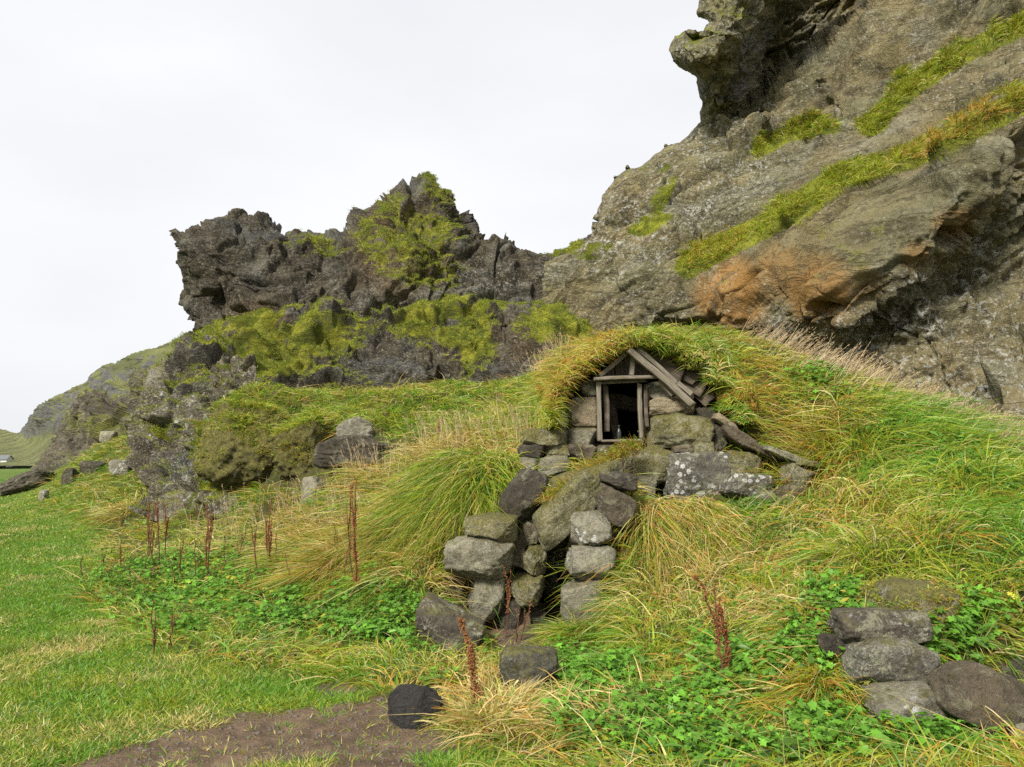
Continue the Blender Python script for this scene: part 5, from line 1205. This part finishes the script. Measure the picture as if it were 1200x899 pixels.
def dock(bx, by, tx, ty, label, red=True, thick=1.0, seeds=240, start=.35, Y=None, branches=3, group=None):
    base = ground_hit(bx, by) if Y is None else W(bx, by, Y); base = base.copy(); top = W(tx, ty, base[1] - .03); H = top - base; base[2] -= .03
    o = empty('dock_stalk', base); tag(o, label, 'dock stalk', group)
    r = np.random.default_rng(int(bx * 7 + by)); h = np.linalg.norm(H); lat = r.normal(size=3) * .07 * h
    main = [H * t + lat * math.sin(t * 3.0) + r.normal(size=3) * .006 for t in np.linspace(0, 1, 9)]
    V, F = tube(main, .0048 * thick + .0003 * base[1], .002 + .0002 * base[1]); packs = [(V, F)]; lines = [np.array(main)]
    for k in range(branches):
        t0 = r.uniform(.35, .7); i0 = int(t0 * 8); s0 = np.array(main[i0]); an = r.uniform(0, 6.28); dr = np.array([math.cos(an) * .16, math.sin(an) * .16, 1]) * h * r.uniform(.22, .38)
        br = [s0 + dr * t * np.array([1 - .3 * t, 1 - .3 * t, 1]) for t in np.linspace(0, 1, 6)]; V, F = tube(br, .003 * thick + .0002 * base[1], .0015 + .0001 * base[1]); packs.append((V, F)); lines.append(np.array(br))
    Vs, Fs, off = [], [], 0
    for V, F in packs: Vs.append(V); Fs.append(F + off); off += len(V)
    mesh_from('stem', np.vstack(Vs), np.vstack(Fs), stem_m, o)
    # seeds: small winged scales crowded round the upper stems
    SV, SF = [], []; sz = (.0055 + .0003 * base[1]) * (.8 + .3 * thick)
    for li, ln in enumerate(lines):
        m = int(seeds * .75) if li == 0 else seeds // 4
        t = r.uniform(start if li == 0 else .1, 1.0, m) ** .9
        wh_ = r.uniform(start if li == 0 else .1, 1.0, 16); t = np.where(r.random(m) < .6, wh_[r.integers(0, 16, m)] + r.normal(size=m) * .008, t).clip(0, 1)
        if li == 0: t = np.where(r.random(m) < .8, t, start * .7 + t * .3)
        q = np.stack([np.interp(t, np.linspace(0, 1, len(ln)), ln[:, k]) for k in range(3)], 1)
        sp = (.006 * thick + .003) * (1.25 - t * .7) * (.45 + .55 * np.abs(np.sin(t * r.uniform(14, 34) + li))) ; q += r.normal(size=(m, 3)) * sp[:, None]
        a = unit(r.normal(size=(m, 3))); b = unit(np.cross(a, r.normal(size=(m, 3)))); c_ = np.cross(a, b); s1 = sz * r.uniform(.5, 1.2, (m, 1))
        V = np.stack([q + a * s1, q + b * s1 * .7, q - a * s1 * .8, q - b * s1 * .7, q + c_ * s1 * .45], 1).reshape(-1, 3)
        F = (np.arange(m) * 5)[:, None, None] + np.array([[0, 1, 4], [1, 2, 4], [2, 3, 4], [3, 0, 4], [1, 0, 3], [1, 3, 2]])[None]
        mesh_from('seed_head', V, None, seed_red if red else seed_brown, o, smooth=False, F3=F.reshape(-1, 3))
    return o
dock(182, 668, 176, 580, 'rusty dock stalk, leftmost of the tight cluster at the edge of the lawn')
dock(187, 666, 181, 588, 'rusty dock stalk in the middle of the tight cluster at the edge of the lawn')
dock(193, 658, 192, 584, 'rusty dock stalk, rightmost of the tight cluster at the edge of the lawn')
dock(172, 655, 172, 592, 'thin dark stem without much seed just left of the tight dock cluster', seeds=40)
dock(244, 682, 242, 590, 'dock stalk with a bushy red head, left of the pair beside the tight cluster')
dock(252, 683, 248, 592, 'dock stalk with a bushy red head, right of the pair beside the tight cluster')
dock(217, 682, 216, 622, 'short brown dock stalk between the tight cluster and the pair', red=False, seeds=80)
dock(315, 670, 313, 600, 'slender dock stalk just left of the dense rust-red one in the meadow', seeds=120)
dock(322, 672, 320, 580, 'dense rust-red dock stalk in the middle of the meadow before the bank', seeds=420, start=.25)
dock(304, 688, 293, 610, 'leaning thin dock stalk left of the dense rust-red one', seeds=110)
dock(425, 704, 420, 556, 'tallest dock stalk, dark red, standing before the grass bank', seeds=620, start=.2, thick=1.4)
dock(418, 700, 412, 566, 'slim companion stalk close left of the tallest dock stalk', seeds=140)
dock(557, 836, 540, 716, 'thick brown dock stalk packed with seeds, between the black rock and the doorway', red=False, seeds=1100, start=.08, thick=2.0, branches=2)
dock(592, 748, 590, 655, 'thin crimson dock stalk in front of the doorway stones', seeds=150)
dock(608, 750, 622, 700, 'bent dry stalk leaning right before the dark doorway', red=False, seeds=50, branches=1)
dock(603, 752, 604, 708, 'bare pale stalk upright in the middle of the doorway', red=False, seeds=16, branches=0)
dock(852, 822, 812, 668, 'tall leaning crimson dock stalk on the right bank', seeds=420, start=.3, thick=1.2)
dock(853, 818, 846, 704, 'upright crimson dock stalk crossing the tall leaning one on the right bank', seeds=380, start=.3, thick=1.1)
dock(516, 520, 517, 486, 'small russet dock stalk on the brim of the terrace', seeds=260, start=.2)
dock(180, 768, 178, 700, 'broken brown stalk in the herbs by the lawn, left of the slanting one', red=False, seeds=40)
dock(200, 765, 218, 704, 'slanting broken brown stalk in the herbs by the lawn', red=False, seeds=60)
dock(98, 676, 97, 648, 'short dead stalk standing alone on the lawn edge', red=False, seeds=20, branches=0)
dock(118, 672, 121, 644, 'short forked dead stalk right of the lone one on the lawn edge', red=False, seeds=30)
rs = np.random.default_rng(4)
for (x, y) in [(168, 672), (232, 690), (262, 688), (276, 664), (334, 676), (346, 694), (374, 690), (398, 694), (392, 668), (440, 690), (206, 688), (288, 700)]:
    dock(x, y, x + rs.uniform(-14, 14), y - rs.uniform(34, 66), 'thin faded dock stalk among the dry grass in front of the bank', red=bool(rs.random() < .4), thick=.7, seeds=int(rs.uniform(30, 90)), branches=int(rs.integers(0, 3)), group='faded dock stalks before the bank')
dock(145, 672, 143, 630, 'thin reddish stalk at the lawn edge left of the tight dock cluster', seeds=50)

def stone_cover(ob, n_t, L, minup, cols, name, parent, per=8, spread=.07, w0=.0035, wd=.00045, thr=-.1, combv=(0, -.3, -.2)):
    """short growth rooted on a stone, as one part of it"""
    me = ob.data; V = np.empty(len(me.vertices) * 3, np.float32); me.vertices.foreach_get('co', V); V = V.reshape(-1, 3)
    Nn = np.empty(len(V) * 3, np.float32); me.vertices.foreach_get('normal', Nn); Nn = Nn.reshape(-1, 3)
    Mx = ob.matrix_basis; q = ob.parent
    while q is not None: Mx = q.matrix_basis @ Mx; q = q.parent
    Rm = np.array(Mx.to_3x3()); Tm = np.array(Mx.translation); V = V @ Rm.T + Tm; Nn = Nn @ Rm.T
    ok = np.where((Nn[:, 2] > minup) & (fbm(V * 2.3, 3) > thr) & (Nn[:, 1] < .5))[0]
    k = ok[RNG.integers(0, len(ok), n_t)]; c = V[k] + RNG.normal(size=(n_t, 3)) * .01
    tn = np.tile(np.array(cols, float), (n_t, 1)); tn[:, 0] *= np.exp(1.2 * fbm(c * 3, 2)); tn[:, 4] *= np.exp(1.2 * fbm(c * 3 + 9, 2)); tn /= tn.sum(1)[:, None]
    pk = tufts(c, Nn[k], per, np.full(n_t, L) * RNG.uniform(.6, 1.3, n_t), np.tile(np.array(combv, float), (n_t, 1)), spread=spread, droop=.5, flare=.8, tints=tn, w0=w0, wd=wd, seg=3)
    o = blade_object(name, [pk], grass_mat, ob, None); o.matrix_basis = inv_of(ob); tag(o, kind='stuff'); return o
for ob in list(COL.objects):
    l = ob.get('label', '')
    if 'huge rounded moss-grown' in l or 'mossy shoulder' in l:
        stone_cover(ob, 700, .13, .86, [.22, .08, .50, .10, .10, 0], 'grass_fringe', ob, thr=-9)
        stone_cover(ob, 2000, .028, -.6, [.06, .20, .50, .04, .20, 0], 'moss', ob, per=9, thr=-.05)
    if 'moss-grown hump' in l: stone_cover(ob, 1500, .03, -.2, [.12, .16, .50, .06, .16, 0], 'moss', ob, spread=.03, thr=-.25, w0=.002, wd=.0004)

# grit and small stones worn out of the path
sg = sampler(GV, GN, lambda c, px, py: (c[..., 1] > 2.5) * (c[..., 1] < 9) * sstep(.3, .6, blob(px, py, _pf)) / np.linalg.norm(c, axis=-1))
c, n = sg(1500); Vd, Fd = cube_sphere(2); m = len(c); sz = .004 + .012 * RNG.random(m) ** 4
Vg = Vd[None] * (1 + .25 * RNG.normal(size=(m, len(Vd), 1))) * sz[:, None, None] * RNG.uniform(.6, 1.2, (m, 1, 3)) * np.array([1, 1, .6]) + c[:, None]
gm = mat_plain('path_grit', (.13, .11, .09), .9)
o = mesh_from('path_grit', Vg.reshape(-1, 3), (np.arange(m)[:, None, None] * len(Vd) + Fd[None]).reshape(-1, 4), gm); tag(o, kind='stuff')
